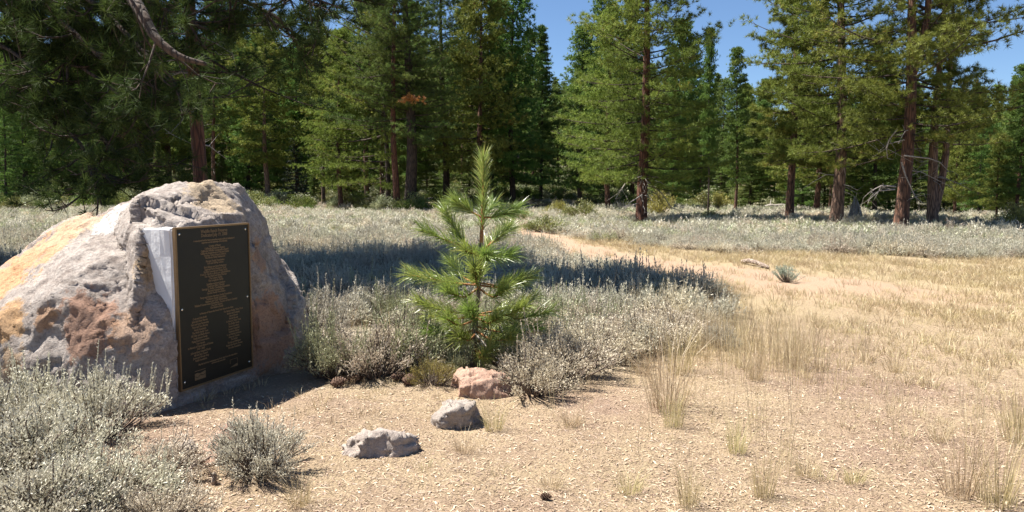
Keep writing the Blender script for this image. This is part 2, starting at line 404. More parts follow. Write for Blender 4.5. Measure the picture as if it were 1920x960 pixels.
OR, DOR, YEL, WHT = (.50, .255, .11), (.34, .155, .075), (.46, .32, .16), (.60, .585, .57)
m_b = rock_mat('boulder_stone', (.255, .21, .185), (.33, .25, .195), (.44, .39, .355), [
    (rel(P(60, 500, 6.3)), .55, (.52, .29, .155), .9), (rel(P(10, 570, 6.1)), .5, (.52, .29, .15), .9), (rel(P(150, 440, 6.5)), .36, (.50, .34, .22), .75),
    (rel(P(165, 610, 5.45)), .28, (.30, .16, .10), .85), (rel(P(30, 605, 5.6)), .2, (.44, .25, .10), .8), (rel(P(85, 600, 5.5)), .13, (.38, .20, .09), .7), (rel(P(30, 690, 5.5)), .22, (.42, .27, .14), .7),
    (rel(P(395, 385, 6.45)), .27, (.44, .33, .21), .8), (rel(P(278, 500, 5.7)), .16, (.42, .28, .14), .7), (rel(P(250, 620, 5.45)), .2, (.44, .26, .15), .6),
    (rel(P(500, 610, 6.6)), .34, (.38, .20, .115), .8), (rel(P(490, 480, 6.7)), .2, (.40, .22, .12), .7), (rel(P(225, 430, 6.4)), .25, (.60, .57, .55), .8)], 1.0, .62)
boulder = rock_from_hulls('boulder', [hA, hB, hC, hD], .020, [(1.3, .02, 'n'), (5, .006, 'n'), (11, .006, 'r'), (22, .006, 'n'), (45, .006, 'n')], m_b, 1, BORG, 3, seat_plaque, ((24, .04, .12), (130, .012, .16), (900, .007, .3)))
tag(boulder, 'huge grey and orange boulder carrying the dark memorial plaque', 'boulder')
# pale mortar pad between boulder and plaque
def box_np(x0, x1, y0, y1, z0, z1):
    V = [(x, y, z) for x in (x0, x1) for y in (y0, y1) for z in (z0, z1)]
    T = [(0, 1, 3), (0, 3, 2), (4, 6, 7), (4, 7, 5), (0, 4, 5), (0, 5, 1), (2, 3, 7), (2, 7, 6), (0, 2, 6), (0, 6, 4), (1, 5, 7), (1, 7, 3)]
    return np.array(V, float), np.array(T)
def bev_box(name, dims, m, bev=.004, segs=2, rough=0, sub=0):
    V, T = box_np(*dims); bm = bmesh.new()
    vs = [bm.verts.new(v) for v in V]
    for q in ((0, 1, 3, 2), (4, 6, 7, 5), (0, 4, 5, 1), (2, 3, 7, 6), (0, 2, 6, 4), (1, 5, 7, 3)): bm.faces.new([vs[k] for k in q])
    bmesh.ops.recalc_face_normals(bm, faces=bm.faces)
    bmesh.ops.bevel(bm, geom=list(bm.edges), offset=bev, segments=segs, affect='EDGES')
    if sub:
        bmesh.ops.subdivide_edges(bm, edges=list(bm.edges), cuts=sub, use_grid_fill=True)
        for v in bm.verts: v.co += Vector(mnoise.noise_vector(v.co * 9)) * rough
    me = bpy.data.meshes.new(name); bm.to_mesh(me); bm.free(); me.materials.append(m); return me
def simple_mat(name, col, rough=.8, metal=0, nsc=20, var=.25, bump=0):
    m, N, L, b, out = mat(name); v = coords(N, L, 'Object')
    n = tex(N, L, 'ShaderNodeTexNoise', nsc, v, Detail=7, Roughness=.7)
    L.new(mixc(N, L, n.outputs[0], tuple(c * (1 - var) for c in col), tuple(min(1, c * (1 + var)) for c in col)), b.inputs['Base Color'])
    b.inputs['Roughness'].default_value = rough; b.inputs['Metallic'].default_value = metal
    if bump:
        bp = N.new('ShaderNodeBump'); bp.inputs['Strength'].default_value = bump; bp.inputs['Distance'].default_value = .01
        L.new(n.outputs[0], bp.inputs['Height']); L.new(bp.outputs[0], b.inputs['Normal'])
    return m
pad = link('mounting_pad', bev_box('mounting_pad', (-.012, PW - .02, .012, .30, .03, 1.19), simple_mat('white_mortar', (.68, .68, .69), .9, 0, 14, .12, .6), .012, 2, .012, 5), None)
pad.parent = boulder; pad.location = Vector((PL.x, PL.y, .1)) - Vector(BORG); pad.rotation_euler = (0, 0, PT)

# ------------------------------------------------------------------ bronze plaque
plaque = thing('memorial_plaque', 'dark bronze memorial plaque with raised lettering fixed to the boulder', 'plaque', (PL.x, PL.y, .1), PT)
m_face = simple_mat('dark_bronze', (.012, .0105, .0075), .52, .2, 7, .75, .12)
m_rim = simple_mat('polished_bronze', (.25, .165, .085), .45, .5, 40, .25)
m_let = simple_mat('lettering_bronze', (.20, .135, .075), .5, .3, 60, .25)
link('face_plate', bev_box('face_plate', (.012, PW - .012, -.012, .012, .012, PH - .012), m_face, .003), plaque)
for (nm, d) in (('rim', (0, .0135, -.02, .012, 0, PH)), ('rim', (PW - .0135, PW, -.02, .012, 0, PH)), ('rim', (.0135, PW - .0135, -.0195, .0118, 0, .0135)), ('rim', (.0135, PW - .0135, -.0195, .0118, PH - .0135, PH))):
    link(nm, bev_box(nm, d, m_rim, .003), plaque)
for (u, v) in ((.045, PH - .05), (PW - .045, PH - .05), (.045, PH * .5), (PW - .045, PH * .5), (.045, .06), (PW - .045, .06)):
    bm = bmesh.new(); bmesh.ops.create_uvsphere(bm, u_segments=10, v_segments=6, radius=.009)
    for q in bm.verts: q.co = (q.co.x, q.co.y * .5, q.co.z)
    me = bpy.data.meshes.new('bolt'); bm.to_mesh(me); bm.free(); me.materials.append(simple_mat('bolt_head', (.75, .72, .66), .25, .9))
    link('bolt', me, plaque, (u, -.013, v))
def text_mesh(name, body, size, x, z, spacing=1.0, align='CENTER', sx=.82):
    cu = bpy.data.curves.new(name, 'FONT'); cu.body = body; cu.size = size; cu.align_x = align; cu.space_line = spacing; cu.resolution_u = 2; cu.offset = .0006; cu.extrude = .0008
    o = bpy.data.objects.new('tmp', cu); COL.objects.link(o); dg = bpy.context.evaluated_depsgraph_get()
    me = bpy.data.meshes.new_from_object(o.evaluated_get(dg)); bpy.data.objects.remove(o)
    me.materials.clear(); me.materials.append(m_let); me.name = name
    t = link(name, me, plaque, (x, -.0135, z)); t.rotation_euler = (rad(90), 0, 0); t.scale = (sx, 1, 1); return t
cx = PW * .5
text_mesh('title_lettering', 'Waddle Ranch Preserve\nDedicated July 19, 2008', .037, cx, PH - .054, .82)
text_mesh('lettering', 'A natural jewel held for future generations made possible by dedication of\nsupporters and the leadership of the following:', .0185, cx, PH - .116, .92)
text_mesh('lettering', 'County of Placer\nCalifornia Resources Agency\nCalifornia Wildlife Conservation Board\nCalifornia Department of Fish and Game\nTruckee Tahoe Airport District\nThe Martis Valley Settlement', .0215, cx, PH - .163, .82, 'CENTER', .9)
text_mesh('lettering', 'Morgan Family Foundation\nCarl and Shirley Larson', .0215, cx, PH - .277, .82, 'CENTER', .9)
text_mesh('lettering', 'Bob Gibson and Sara Robertson\nRegional Parks Resource Trust\nBarbara Lamond and Doug Curtis\nFrom D. Harris, a gift to our grandchildren\nTim Garrison and Mary Norton\nThe Lehner Family\nThe Longitude Family', .0215, cx, PH - .322, .82, 'CENTER', .9)
text_mesh('lettering', 'Jonathan and Janet Jackson\nDavid and Mary Thomas\nGeorge C. Roller Charitable Foundation\nBen and Amanda Keller\nGarden Family Foundation', .0215, cx, PH - .452, .82, 'CENTER', .9)
text_mesh('lettering', 'Perry and Donna Harrison Family Foundation\nParkinson Family Foundation\nStephen and Chad Wintersteen\nWaldorf Conservancy Foundation, Donors of Sierra Country\nThe Last Resort\nThe Nature Family', .0215, cx, PH - .549, .82, 'CENTER', .9)
text_mesh('lettering', 'In Memory of Those who Found Their Home in the Valley', .0195, cx, PH - .664, .95)
text_mesh('lettering', 'Craig and Deb Smith\nJohn and Chris Warren\nGary and Lynn Partnership\nPeter and Tara Murphy\nHarris Foundation\nThe Wells Family Trust\nBill Fuller and Marie Moore\nFamily Drawn Family\nPiping Rock Conservation\nTom Carson\nIn Memory of Dennis Edward Hanson\n1947 - 2005\nJohn and Jane Campbell Smith\nBill and Sara Conrad\nJames and Wendy Gray\nSmith Foundation', .0215, PW * .27, PH - .695, .98)
text_mesh('lettering', 'The Barton Family, Tahoe Trust\nBarker and Company\nAaron Moore\nMartin Murphy\nA Friend of Tahoe Trust\nThe Shaffer Family\nSteven Goodman\nLeonard Campbell\nCatherine Murray\nC. and Martha Robinson\nBrian and Thomas\nThe Parker\nGeorge and Matthews\nRobert and Sandra Thomas\nThe Lake Foundation', .0215, PW * .73, PH - .690, .98)
text_mesh('lettering', 'May this land bring remembrance to all who visit, those who came before\nand those who come after', .018, cx, PH - 1.045, .95)
def flat_poly(name, pts, m, z=-.0142):
    n = len(pts); V = [(x, z, y) for x, y in pts] + [(x, z + .002, y) for x, y in pts]
    bm = bmesh.new(); vs = [bm.verts.new(v) for v in V]
    bm.faces.new(vs[:n]); bm.faces.new(vs[n:][::-1])
    for k in range(n): bm.faces.new((vs[k], vs[k + n], vs[(k + 1) % n + n], vs[(k + 1) % n]))
    bmesh.ops.recalc_face_normals(bm, faces=bm.faces); bmesh.ops.triangulate(bm, faces=bm.faces)
    me = bpy.data.meshes.new(name); bm.to_mesh(me); bm.free(); me.materials.append(m); return link(name, me, plaque)
ex, ez = .15, .05
flat_poly('emblem_sky', [(ex, ez + .048), (ex + .03, ez + .052), (ex + .06, ez + .044), (ex + .115, ez + .056), (ex + .115, ez + .036), (ex + .085, ez + .028), (ex + .06, ez + .036), (ex + .03, ez + .02), (ex, ez + .03)], m_let)
flat_poly('emblem_field', [(ex, ez + .026), (ex + .03, ez + .015), (ex + .06, ez + .03), (ex + .085, ez + .022), (ex + .115, ez + .03), (ex + .115, ez), (ex, ez)], m_let)
flat_poly('emblem_bar', [(ex, ez + .066), (ex + .115, ez + .066), (ex + .115, ez + .070), (ex, ez + .070)], m_let)
ex2 = .545
flat_poly('emblem_slope', [(ex2, ez + .012), (ex2 + .09, ez + .012), (ex2 + .09, ez + .034), (ex2 + .055, ez + .026)], m_let)
for (a, b_, c, d) in ((0, .09, .072, .074), (0, .002, .04, .072), (.088, .09, .04, .072)):
    flat_poly('emblem_line', [(ex2 + a, ez + c), (ex2 + b_, ez + c), (ex2 + b_, ez + d), (ex2 + a, ez + d)], m_let)

# ------------------------------------------------------------------ pines
def pine_mesh(seed, H, hb, R, r0, whorl=70, tuft_n=20, per=6, subs=5, ln=.2, w=.018, foliage=M_PINE, bark=M_BARK, shape='pine', lean=0.0, fork=None, clump=.2, side=None, min_z=None, dead=0):
    rng = np.random.default_rng(seed); wood = Geo(); cr = Geo()
    k = 14; zz = np.concatenate([[-.4, 0, .25, .8], np.linspace(1.6, H, k)])
    ph = rng.random() * 6
    def axis(z): return np.array([lean * z + .012 * H * math.sin(z * 3.2 / H + ph) * min(1, z / 4), .008 * H * math.sin(z * 4.1 / H + ph * 2) * min(1, z / 4), z])
    def rr(z): return r0 * (max(0, 1 - z / H) ** .85 * .95 + .02) * (1 + .28 * math.exp(-max(z, 0) / .35))
    wood.tube([axis(z) for z in zz], [rr(z) for z in zz], 12 if r0 > .15 else 8)
    if fork:
        z0, dx, dy = fork
        fz = np.linspace(z0, H * .93, 9)
        wood.tube([axis(z0) + np.array([dx * min(1, ((z - z0) / 2.2) ** .7), dy * min(1, ((z - z0) / 2.2) ** .7), z - z0]) for z in fz], [rr(z) * .8 for z in fz], 9)
    ga = rng.random() * 6.28
    C = []; D = []; Tn = []
    nb = whorl
    for b in range(nb):
        u = (b + rng.random() * .9) / nb
        z = hb + (H - hb) * u ** 1.05
        ga += 2.39996 + rng.normal(0, .35)
        if shape == 'pine': pr = ((1 - u) ** .72) * (.62 + .38 * min(1, u / .12)) + .05
        elif shape == 'round': pr = math.sqrt(max(0.02, 1 - (max(0, u - .35) / .67) ** 2)) * (.7 + .3 * min(1, u / .2))
        elif shape == 'slim': pr = (1 - u) ** .6 * .9 + .1
        else: pr = (1 - u) ** .95 + .03
        Lb = R * pr * rng.uniform(.62, 1.15)
        if side is not None:
            Lb *= 1 + side[1] * math.cos(ga - side[0])
        if shape == 'fir': el = rad(-12 + 30 * u + rng.normal(0, 5)); cv = .12
        else: el = rad(-16 + 48 * u + rng.normal(0, 9)); cv = .22
        hd = np.array([math.cos(ga), math.sin(ga), 0]); lat = np.array([-hd[1], hd[0], 0])
        base = axis(z)
        if fork and z > fork[0] + 1.5 and rng.random() < .45: base = base + np.array([fork[1], fork[2], 0])
        bend = rng.normal(0, .12)
        def bp(t): return base + hd * Lb * t + lat * Lb * bend * t * t + np.array([0, 0, Lb * (math.tan(el) * t + cv * t * t)])
        wood.tube([bp(t) for t in (0, .25, .5, .75, 1)], np.array([1, .8, .6, .4, .15]) * (.010 + .0075 * Lb), 4, mat=2)
        ns = max(2, int(round(subs * (.5 + .5 * pr) * (.75 + .5 * rng.random()))))
        bt = rng.random()
        for s in range(ns):
            t = .1 + .9 * (s + rng.random()) / ns
            sg = 1 if s % 2 else -1
            sl_ = Lb * .34 * (1.15 - t) * rng.uniform(.5, 1.3) + .12
            p0 = bp(min(t, 1)); dirs = hd * .75 + lat * sg * rng.uniform(.3, 1.1) + np.array([0, 0, rng.uniform(.0, .45)])
            if shape == 'fir': dirs[2] = rng.uniform(-.25, .08)
            p1 = p0 + unit(dirs) * sl_
            if tuft_n > 12: wood.tube([p0, (p0 + p1) / 2 - np.array([0, 0, .03]), p1], [.010, .008, .005], 3, mat=2, cap=False)
            n = max(2, int(per * rng.uniform(.6, 1.4)))
            f = rng.random((n, 1)) ** .7
            c = p0 + (p1 - p0) * f + rng.normal(0, clump * (.35 if shape == 'fir' else .6), (n, 3)) * np.array([1, 1, .34 if shape != 'fir' else .25])
            C.append(c); D.append(unit(np.tile(unit(dirs) * .8, (n, 1)) + rng.normal(0, .35, (n, 3)) + np.array([0, 0, .55 if shape != 'fir' else .05])))
            Tn.append(np.clip(bt * .5 + rng.random(n) * .5, 0, 1))
    # leader
    n = 6; C.append(np.array([axis(H - .15 * q) for q in range(n)])); D.append(np.tile([0, 0, 1.], (n, 1))); Tn.append(np.full(n, .6))
    for q in range(dead):                       # bare lower twigs
        z = rng.uniform(hb * .45, hb * 1.25); a = rng.random() * 6.28; Lb = rng.uniform(.5, 1.7)
        hd = np.array([math.cos(a), math.sin(a), 0]); p = axis(z)
        pts = [p + hd * Lb * t + np.array([0, 0, -Lb * .35 * t * t]) + rng.normal(0, .03, 3) * (t > 0) for t in (0, .33, .66, 1)]
        wood.tube(pts, [.022, .016, .011, .005], 4, mat=1)
        for _ in range(3):
            t = rng.integers(1, 4); wood.tube([pts[t], pts[t] + hd * .25 + rng.normal(0, .16, 3)], [.008, .003], 3, mat=1)
    needles(cr, np.concatenate(C), np.concatenate(D), tuft_n, ln, w, rng, tint=np.concatenate(Tn))
    return wood.mesh('trunk', [bark, M_DEAD, M_BARK_D], smooth=True), cr.mesh('crown', [foliage])

ANCH = []          # (px, phrase) for telling the far trees apart
def place_pine(meshes, loc, rz, sc, label, name='pine_tree', group='pines along the meadow edge', cat='tree'):
    t = thing(name, label, cat, loc, rz, sc, group)
    link('trunk', meshes[0], t); link('crown', meshes[1], t); return t

def tree_at(px, py, meshes, label, sc=1.0, rz=None, phrase=None, **kw):
    p = G(px, py); p.z -= .02
    t = place_pine(meshes, p, random.uniform(0, 6.28) if rz is None else rz, sc, label, **kw)
    if phrase: ANCH.append((px, phrase))
    return t, p

# the main meadow-edge pines, each with its own mesh
mk = pine_mesh
tA, pA = tree_at(1202, 419, mk(11, 15.5, 1.7, 4.1, .25, 132, 27, 8, 9, .20, .0185, M_PINE, M_BARK_R, 'pine', clump=.34, dead=16), 'full olive-green pine with bare red trunk standing alone in mid meadow', rz=.4, phrase='the lone full pine')
tB, pB = tree_at(1688, 432, mk(12, 15.5, 3.0, 4.6, .25, 105, 27, 8, 9, .20, .0185, M_PINE, M_BARK, 'round', fork=(5.3, .42, -.1), clump=.34, dead=8), 'tall forked pine with bleached dead branches low on its thick trunk', rz=0, phrase='the forked pine')
tC, pC = tree_at(1567, 424, mk(13, 15, 2.6, 3.4, .26, 96, 27, 8, 9, .20, .0185, M_PINE, M_BARK_L, 'round', clump=.34, dead=6), 'tall pine with pale flaking trunk just left of the forked pine', rz=2, phrase='the pale-trunked pine')
tD, pD = tree_at(1480, 413, mk(14, 13.2, 2.5, 2.5, .19, 103, 27, 8, 9, .20, .0185, M_PINE, M_BARK, 'pine'), 'broad pine with slim reddish trunk left of the pale-trunked pine', rz=1, phrase='the slim red trunk')
tE, pE = tree_at(1748, 424, mk(15, 11, 3.4, 2.2, .2, 57, 27, 8, 9, .20, .0185, M_PINE, M_BARK_L, 'pine', fork=(.3, .42, .05), dead=14), 'twin pale trunks with dead twigs right behind the forked pine', rz=0, phrase='the twin pale trunks')
tF, pF = tree_at(745, 397, mk(16, 19, 6.6, 3.6, .24, 92, 27, 8, 9, .20, .0185, M_PINE_D, M_BARK_R, 'pine'), 'straight smooth red pine trunk in front of two dark trunks', rz=1.5, phrase='the smooth red trunk')
tG, pG = tree_at(768, 396, mk(17, 21, 4.4, 4.7, .42, 114, 27, 8, 9, .20, .0185, M_PINE_D, M_BARK_D, 'pine', clump=.36), 'massive dark pine with thickest trunk just right of the smooth red trunk', rz=2.5, phrase='the thickest dark trunk')
tH, pH = tree_at(728, 394, mk(18, 14, 1.3, 3.6, .2, 69, 27, 8, 9, .20, .0185, M_PINE, M_BARK_D, 'round', side=(2.9, .7), clump=.36), 'dark leaning pine with bright green boughs reaching left over the meadow', rz=0, phrase='the pine reaching left')
tI, pI = tree_at(836, 386, mk(19, 19, 3.2, 4.4, .27, 110, 27, 8, 9, .20, .0185, M_PINE_D, M_BARK_D, 'pine', clump=.36), 'dense dark pine rising behind the young sapling', rz=.7, phrase='the dense pine behind the sapling')
# young pines and firs
fir1 = mk(31, 6.2, .25, 1.25, .09, 120, 14, 6, 5, .09, .03, M_FIR, M_BARK_D, 'fir', clump=.12)
fir2 = mk(32, 4.6, .2, 1.15, .07, 90, 14, 6, 5, .09, .03, M_FIR, M_BARK_D, 'fir', clump=.12)
tree_at(556, 384, fir1, 'dark conical fir reaching to the ground at the meadow edge', name='fir_tree', group='small dark firs', phrase='the dark conical fir')
tree_at(492, 366, fir2, 'smaller dark fir left of the conical fir beneath tall pines', name='fir_tree', group='small dark firs')
yp = mk(33, 8.8, 1.2, 1.8, .11, 70, 18, 6, 5, .2, .03, M_PINE_G, M_BARK_D, 'slim')
tree_at(13, 389, yp, 'bright young pine at the far left edge of the meadow', phrase='the young pine at the left edge')

# shared shapes for the trees behind
PROTO = {
    'spire': mk(41, 18, 2.0, 2.5, .2, 121, 11, 8, 8, .25, .055, M_PINE_D, M_BARK_D, 'fir', clump=.42),
    'spire2': mk(42, 18, 3.2, 2.9, .22, 110, 11, 8, 8, .25, .055, M_PINE_G, M_BARK, 'pine', clump=.4),
    'full': mk(43, 16, 2.4, 3.7, .24, 99, 11, 8, 8, .25, .055, M_PINE, M_BARK, 'pine', clump=.42),
    'full2': mk(44, 16, 1.6, 3.3, .22, 105, 11, 8, 8, .25, .055, M_PINE_G, M_BARK_D, 'pine', clump=.42),
    'round': mk(45, 15, 3.4, 3.3, .25, 81, 11, 8, 8, .25, .055, M_PINE, M_BARK_L, 'round', clump=.42),
    'bare': mk(46, 18, 6.5, 2.8, .22, 70, 11, 8, 8, .25, .055, M_PINE_D, M_BARK, 'pine', clump=.42, dead=12),
    'bare2': mk(47, 17, 5.2, 2.6, .18, 66, 11, 8, 8, .25, .055, M_PINE, M_BARK_L, 'slim', clump=.42, dead=12),
    'slim': mk(48, 17, 4.5, 1.5, .15, 88, 11, 8, 8, .25, .055, M_PINE_G, M_BARK_D, 'slim', clump=.424),
}
def by_top(px, py_base, py_top, key, label, phrase=None, depth=None, wide=1.0, **kw):
    """a copy of a shared pine scaled so that it is as tall as in the photograph"""
    p = G(px, py_base) if depth is None else None
    if depth is not None:
        q = P(px, 400, depth); p = Vector((q.x, depth, float(hgt(q.x, depth))))
    top = P(px, py_top, p.y)
    Hn = {'spire': 18, 'spire2': 18, 'full': 16, 'full2': 16, 'round': 15, 'bare': 18, 'bare2': 17, 'slim': 17}[key]
    s = (top.z - p.z) / Hn
    t = place_pine(PROTO[key], p, random.uniform(0, 6.28), (s * wide, s * wide, s), label, **kw)
    if phrase: ANCH.append((px, phrase))
    return t
by_top(1014, 0, 48, 'spire', 'tall dark spire pine against the sky left of the gap', 'the dark spire pine', depth=62)
by_top(962, 0, -60, 'full2', 'dark tall pine crowding the left side of the spire pine', depth=56)
by_top(1088, 0, 52, 'full2', 'pointed green pine behind the left side of the lone pine', 'the pointed green pine', depth=52, wide=1.05)
by_top(1140, 0, 20, 'full', 'green pine hidden close behind the lone full pine', depth=47)
by_top(1262, 0, 165, 'full2', 'dense green pine right behind the lone full pine', depth=50)
by_top(1327, 402, 56, 'slim', 'slender open pine rising against the sky right of the lone pine', 'the slender open pine', wide=.62)
by_top(1378, 400, 90, 'spire2', 'dense pointed cone-shaped pine between two taller pines', 'the cone-shaped pine', wide=.85)
by_top(1425, 0, 190, 'full2', 'lower bushy pine in front of the sky gap right of the cone-shaped pine', depth=54)
by_top(1905, 420, 120, 'spire2', 'tall pointed pine at the right edge of the forest', 'the right-edge pine', wide=1.05)
by_top(1835, 412, 205, 'full2', 'lower blue-green pine left of the right-edge pine', wide=.95)
by_top(1868, 418, 250, 'full', 'short bright pine with low branches beside the right-edge pine')
by_top(1790, 410, 180, 'full', 'leafy pine filling the gap right of the twin pale trunks')
by_top(1640, 405, 60, 'full2', 'dark pine directly behind the gap between forked and pale-trunked pines')
by_top(1530, 402, 10, 'full', 'tall pine behind the slim red trunk, crown reaching out of frame')
by_top(560, 370, 66, 'spire2', 'bright green pointed pine towering behind the dark conical fir', 'the bright pointed pine', wide=1.0)
by_top(445, 366, -40, 'bare', 'tall straight trunk with high crown right of the boulder top', 'the straight trunk right of the boulder top')
by_top(318, 362, -30, 'round', 'leafy pine behind the boulder seen below dark hanging boughs')
by_top(160, 372, -60, 'bare2', 'dark trunked pine seen through the hanging boughs at left', 'the trunk behind the hanging boughs')
by_top(640, 372, 60, 'full', 'sunlit yellow-green pine left of the pine reaching left', 'the sunlit yellow-green pine', depth=56)
by_top(690, 0, -60, 'bare', 'tall pine behind the bright boughs left of the smooth red trunk', depth=60)
by_top(900, 0, -80, 'full', 'tall pine directly behind the sapling top', depth=54)
by_top(60, 366, -20, 'full2', 'green pine behind the young pine at the left edge')
by_top(240, 366, -40, 'full', 'dark pine behind the low hanging boughs near the boulder')
by_top(998, 366, 60, 'bare', 'pair-forming red trunk beside the trail end', 'the trail-end trunk')

# deep forest: individual trees between and behind the front ones
deep = []
rngd = np.random.default_rng(21)
for row, (d0, d1, n) in enumerate(((58, 72, 30), (72, 92, 40), (92, 122, 50))):
    for k in range(n):
        px = -60 + (2040) * (k + rngd.uniform(.15, .85)) / n; d = rngd.uniform(d0, d1)
        if 930 < px < 1075 and row == 0: continue
        if px > 1350 and row == 0: d *= .8
        deep.append((px, d))
deep.sort()
ANCH.sort()
cnt = {}
keys = ['bare', 'full', 'bare2', 'spire', 'full2', 'spire2', 'round', 'full2', 'spire']
ORD = ['%dth' % q for q in range(40)]
ORD[:0] = ['first', 'second', 'third', 'fourth', 'fifth', 'sixth', 'seventh', 'eighth', 'ninth', 'tenth', 'eleventh', 'twelfth', 'thirteenth', 'fourteenth', 'fifteenth']
for k, (px, d) in enumerate(deep):
    anc = [a for a in ANCH if a[0] <= px]
    ph = anc[-1][1] if anc else 'the left picture edge'
    cnt[ph] = cnt.get(ph, 0) + 1
    X = (px - 960) / F * d; z = float(hgt(X, d)) - .05
    s = rngd.uniform(.72, 1.02)
    if 1000 < px < 1080: s = .55
    if px > 1300: s = min(s, .62) * d / 75
    key = keys[k % len(keys)]
    w_ = rngd.uniform(.9, 1.15)
    place_pine(PROTO[key], (X, d, z), rngd.uniform(0, 6.28), (s * w_, s * w_, s), 'deep-forest pine, %s one to the right of %s' % (ORD[cnt[ph] - 1], ph), group='pines deep in the forest')

UND = [(1350, 52), (1405, 50), (1448, 56), (1505, 47), (1545, 52), (1590, 46), (1625, 51), (1668, 44), (1715, 47), (1768, 43), (1812, 45), (1850, 47), (1890, 44), (1120, 58), (1290, 56), (300, 62), (120, 64), (420, 66), (590, 64), (660, 66), (800, 66), (880, 62), (200, 58), (40, 62), (85, 70), (160, 74), (275, 72), (345, 70), (400, 76), (465, 72), (520, 75), (575, 78), (625, 72), (690, 74), (720, 70), (785, 78), (840, 75), (915, 74), (945, 80), (1090, 76), (1165, 74), (1235, 70)]
UND.sort(); cnt2 = {}
for k, (px, d) in enumerate(UND):
    anc = [a for a in ANCH if a[0] <= px]; ph = anc[-1][1] if anc else 'the left picture edge'
    cnt2[ph] = cnt2.get(ph, 0) + 1
    X = (px - 960) / F * d; q = rngd.uniform(.24, .40)
    place_pine(PROTO[('full2', 'spire', 'spire', 'full')[k % 4]], (X, d, float(hgt(X, d)) - .35), rngd.uniform(0, 6.28), (q * 1.3, q * 1.3, q), 'low young understory pine, %s one right of %s' % (ORD[cnt2[ph] - 1], ph), group='young pines under the tall trees')

# bleached dead branches of the forked pine, rust-coloured sprays, as parts
def dead_branch(tree, p, paths, seed=1):
    rng = np.random.default_rng(seed)
    for pts in paths:
        g = Geo(); w = [P(x, y, p.y - .35) - Vector(tree.location) for x, y in pts]
        w = [Vector(q) for q in w]; n = len(w)
        g.tube(w, np.linspace(.032, .010, n), 5)
        for q in range(7):
            a = w[rng.integers(1, n)]; e = a + Vector(rng.normal(0, .32, 3)) + Vector((0, 0, -.12)); mdl = (a + e) / 2 + Vector(rng.normal(0, .06, 3))
            g.tube([a, mdl, e], [.010, .007, .004], 3)
        link('dead_branch', g.mesh('dead_branch', [M_DEAD], True), tree)
dead_branch(tB, pB, [[(1690, 304), (1698, 330), (1716, 369), (1730, 381)], [(1695, 292), (1742, 297), (1762, 304), (1779, 322)], [(1684, 240), (1667, 262), (1662, 278), (1664, 297)], [(1680, 350), (1653, 348), (1633, 358)], [(1678, 355), (1648, 358), (1630, 374)]])
dead_branch(tA, pA, [[(1196, 330), (1160, 345), (1140, 372), (1150, 392)], [(1208, 340), (1240, 362), (1262, 390), (1290, 398)], [(1198, 365), (1170, 380), (1155, 398)]], 4)
g = Geo(); rr_ = np.random.default_rng(5)
cc = np.array([tuple(P(772, 185, pG.y - 3.2) - pG)]) + rr_.normal(0, .28, (46, 3)) * np.array([1.4, .6, .5])
needles(g, cc, rr_.normal(0, 1, (46, 3)) + np.array([0, 0, .6]), 22, .2, .03, rr_)
inv = tG.matrix_world
spr = link('rust_needle_spray', g.mesh('rust_needle_spray', [M_RUST]), tG); spr.rotation_euler = (0, 0, -2.5); spr['label'] = 'dying orange-brown needle spray'

# ------------------------------------------------------------------ near trees at upper left
def bough(wood, cr, pts, r, rng, tw=9, per=5, ln=.19, tn=60, w=.0065, droop=.25):
    pts = [np.array(tuple(p), float) for p in pts]; n = len(pts)
    # smooth the path
    t = np.linspace(0, n - 1, n * 5); P_ = np.stack([np.interp(t, np.arange(n), [p[k] for p in pts]) for k in range(3)], 1)
    for _ in range(4): P_[1:-1] = (P_[:-2] + P_[1:-1] * 2 + P_[2:]) / 4
    wood.tube(P_, np.linspace(r, max(.008, r * .22), len(P_)), 8)
    C = []; D = []
    for q in range(tw):
        f = rng.uniform(.3, 1); k = int(f * (len(P_) - 2)); p0 = P_[k]; dr = unit(P_[k + 1] - P_[k])
        sd = unit(dr * .7 + rng.normal(0, .75, 3)); L_ = rng.uniform(.35, 1.0)
        pp = [p0 + sd * L_ * s + np.array([0, 0, -droop * L_ * s + .35 * L_ * s ** 3]) for s in (0, .3, .6, .85, 1)]
        wood.tube(pp, [.016, .013, .010, .008, .006], 4)
        for s in range(per):
            i0 = rng.integers(2, 5); b = pp[i0] + rng.normal(0, .11, 3); e = unit(sd + rng.normal(0, .55, 3) + np.array([0, 0, .35]))
            wood.tube([pp[i0 - 1], b, b + e * .08], [.007, .006, .005], 3)
            for a in (0, .05, .10): C.append(b + e * a); D.append(e)
    needles(cr, C, D, tn // 2, ln, w, rng, spread=.95)

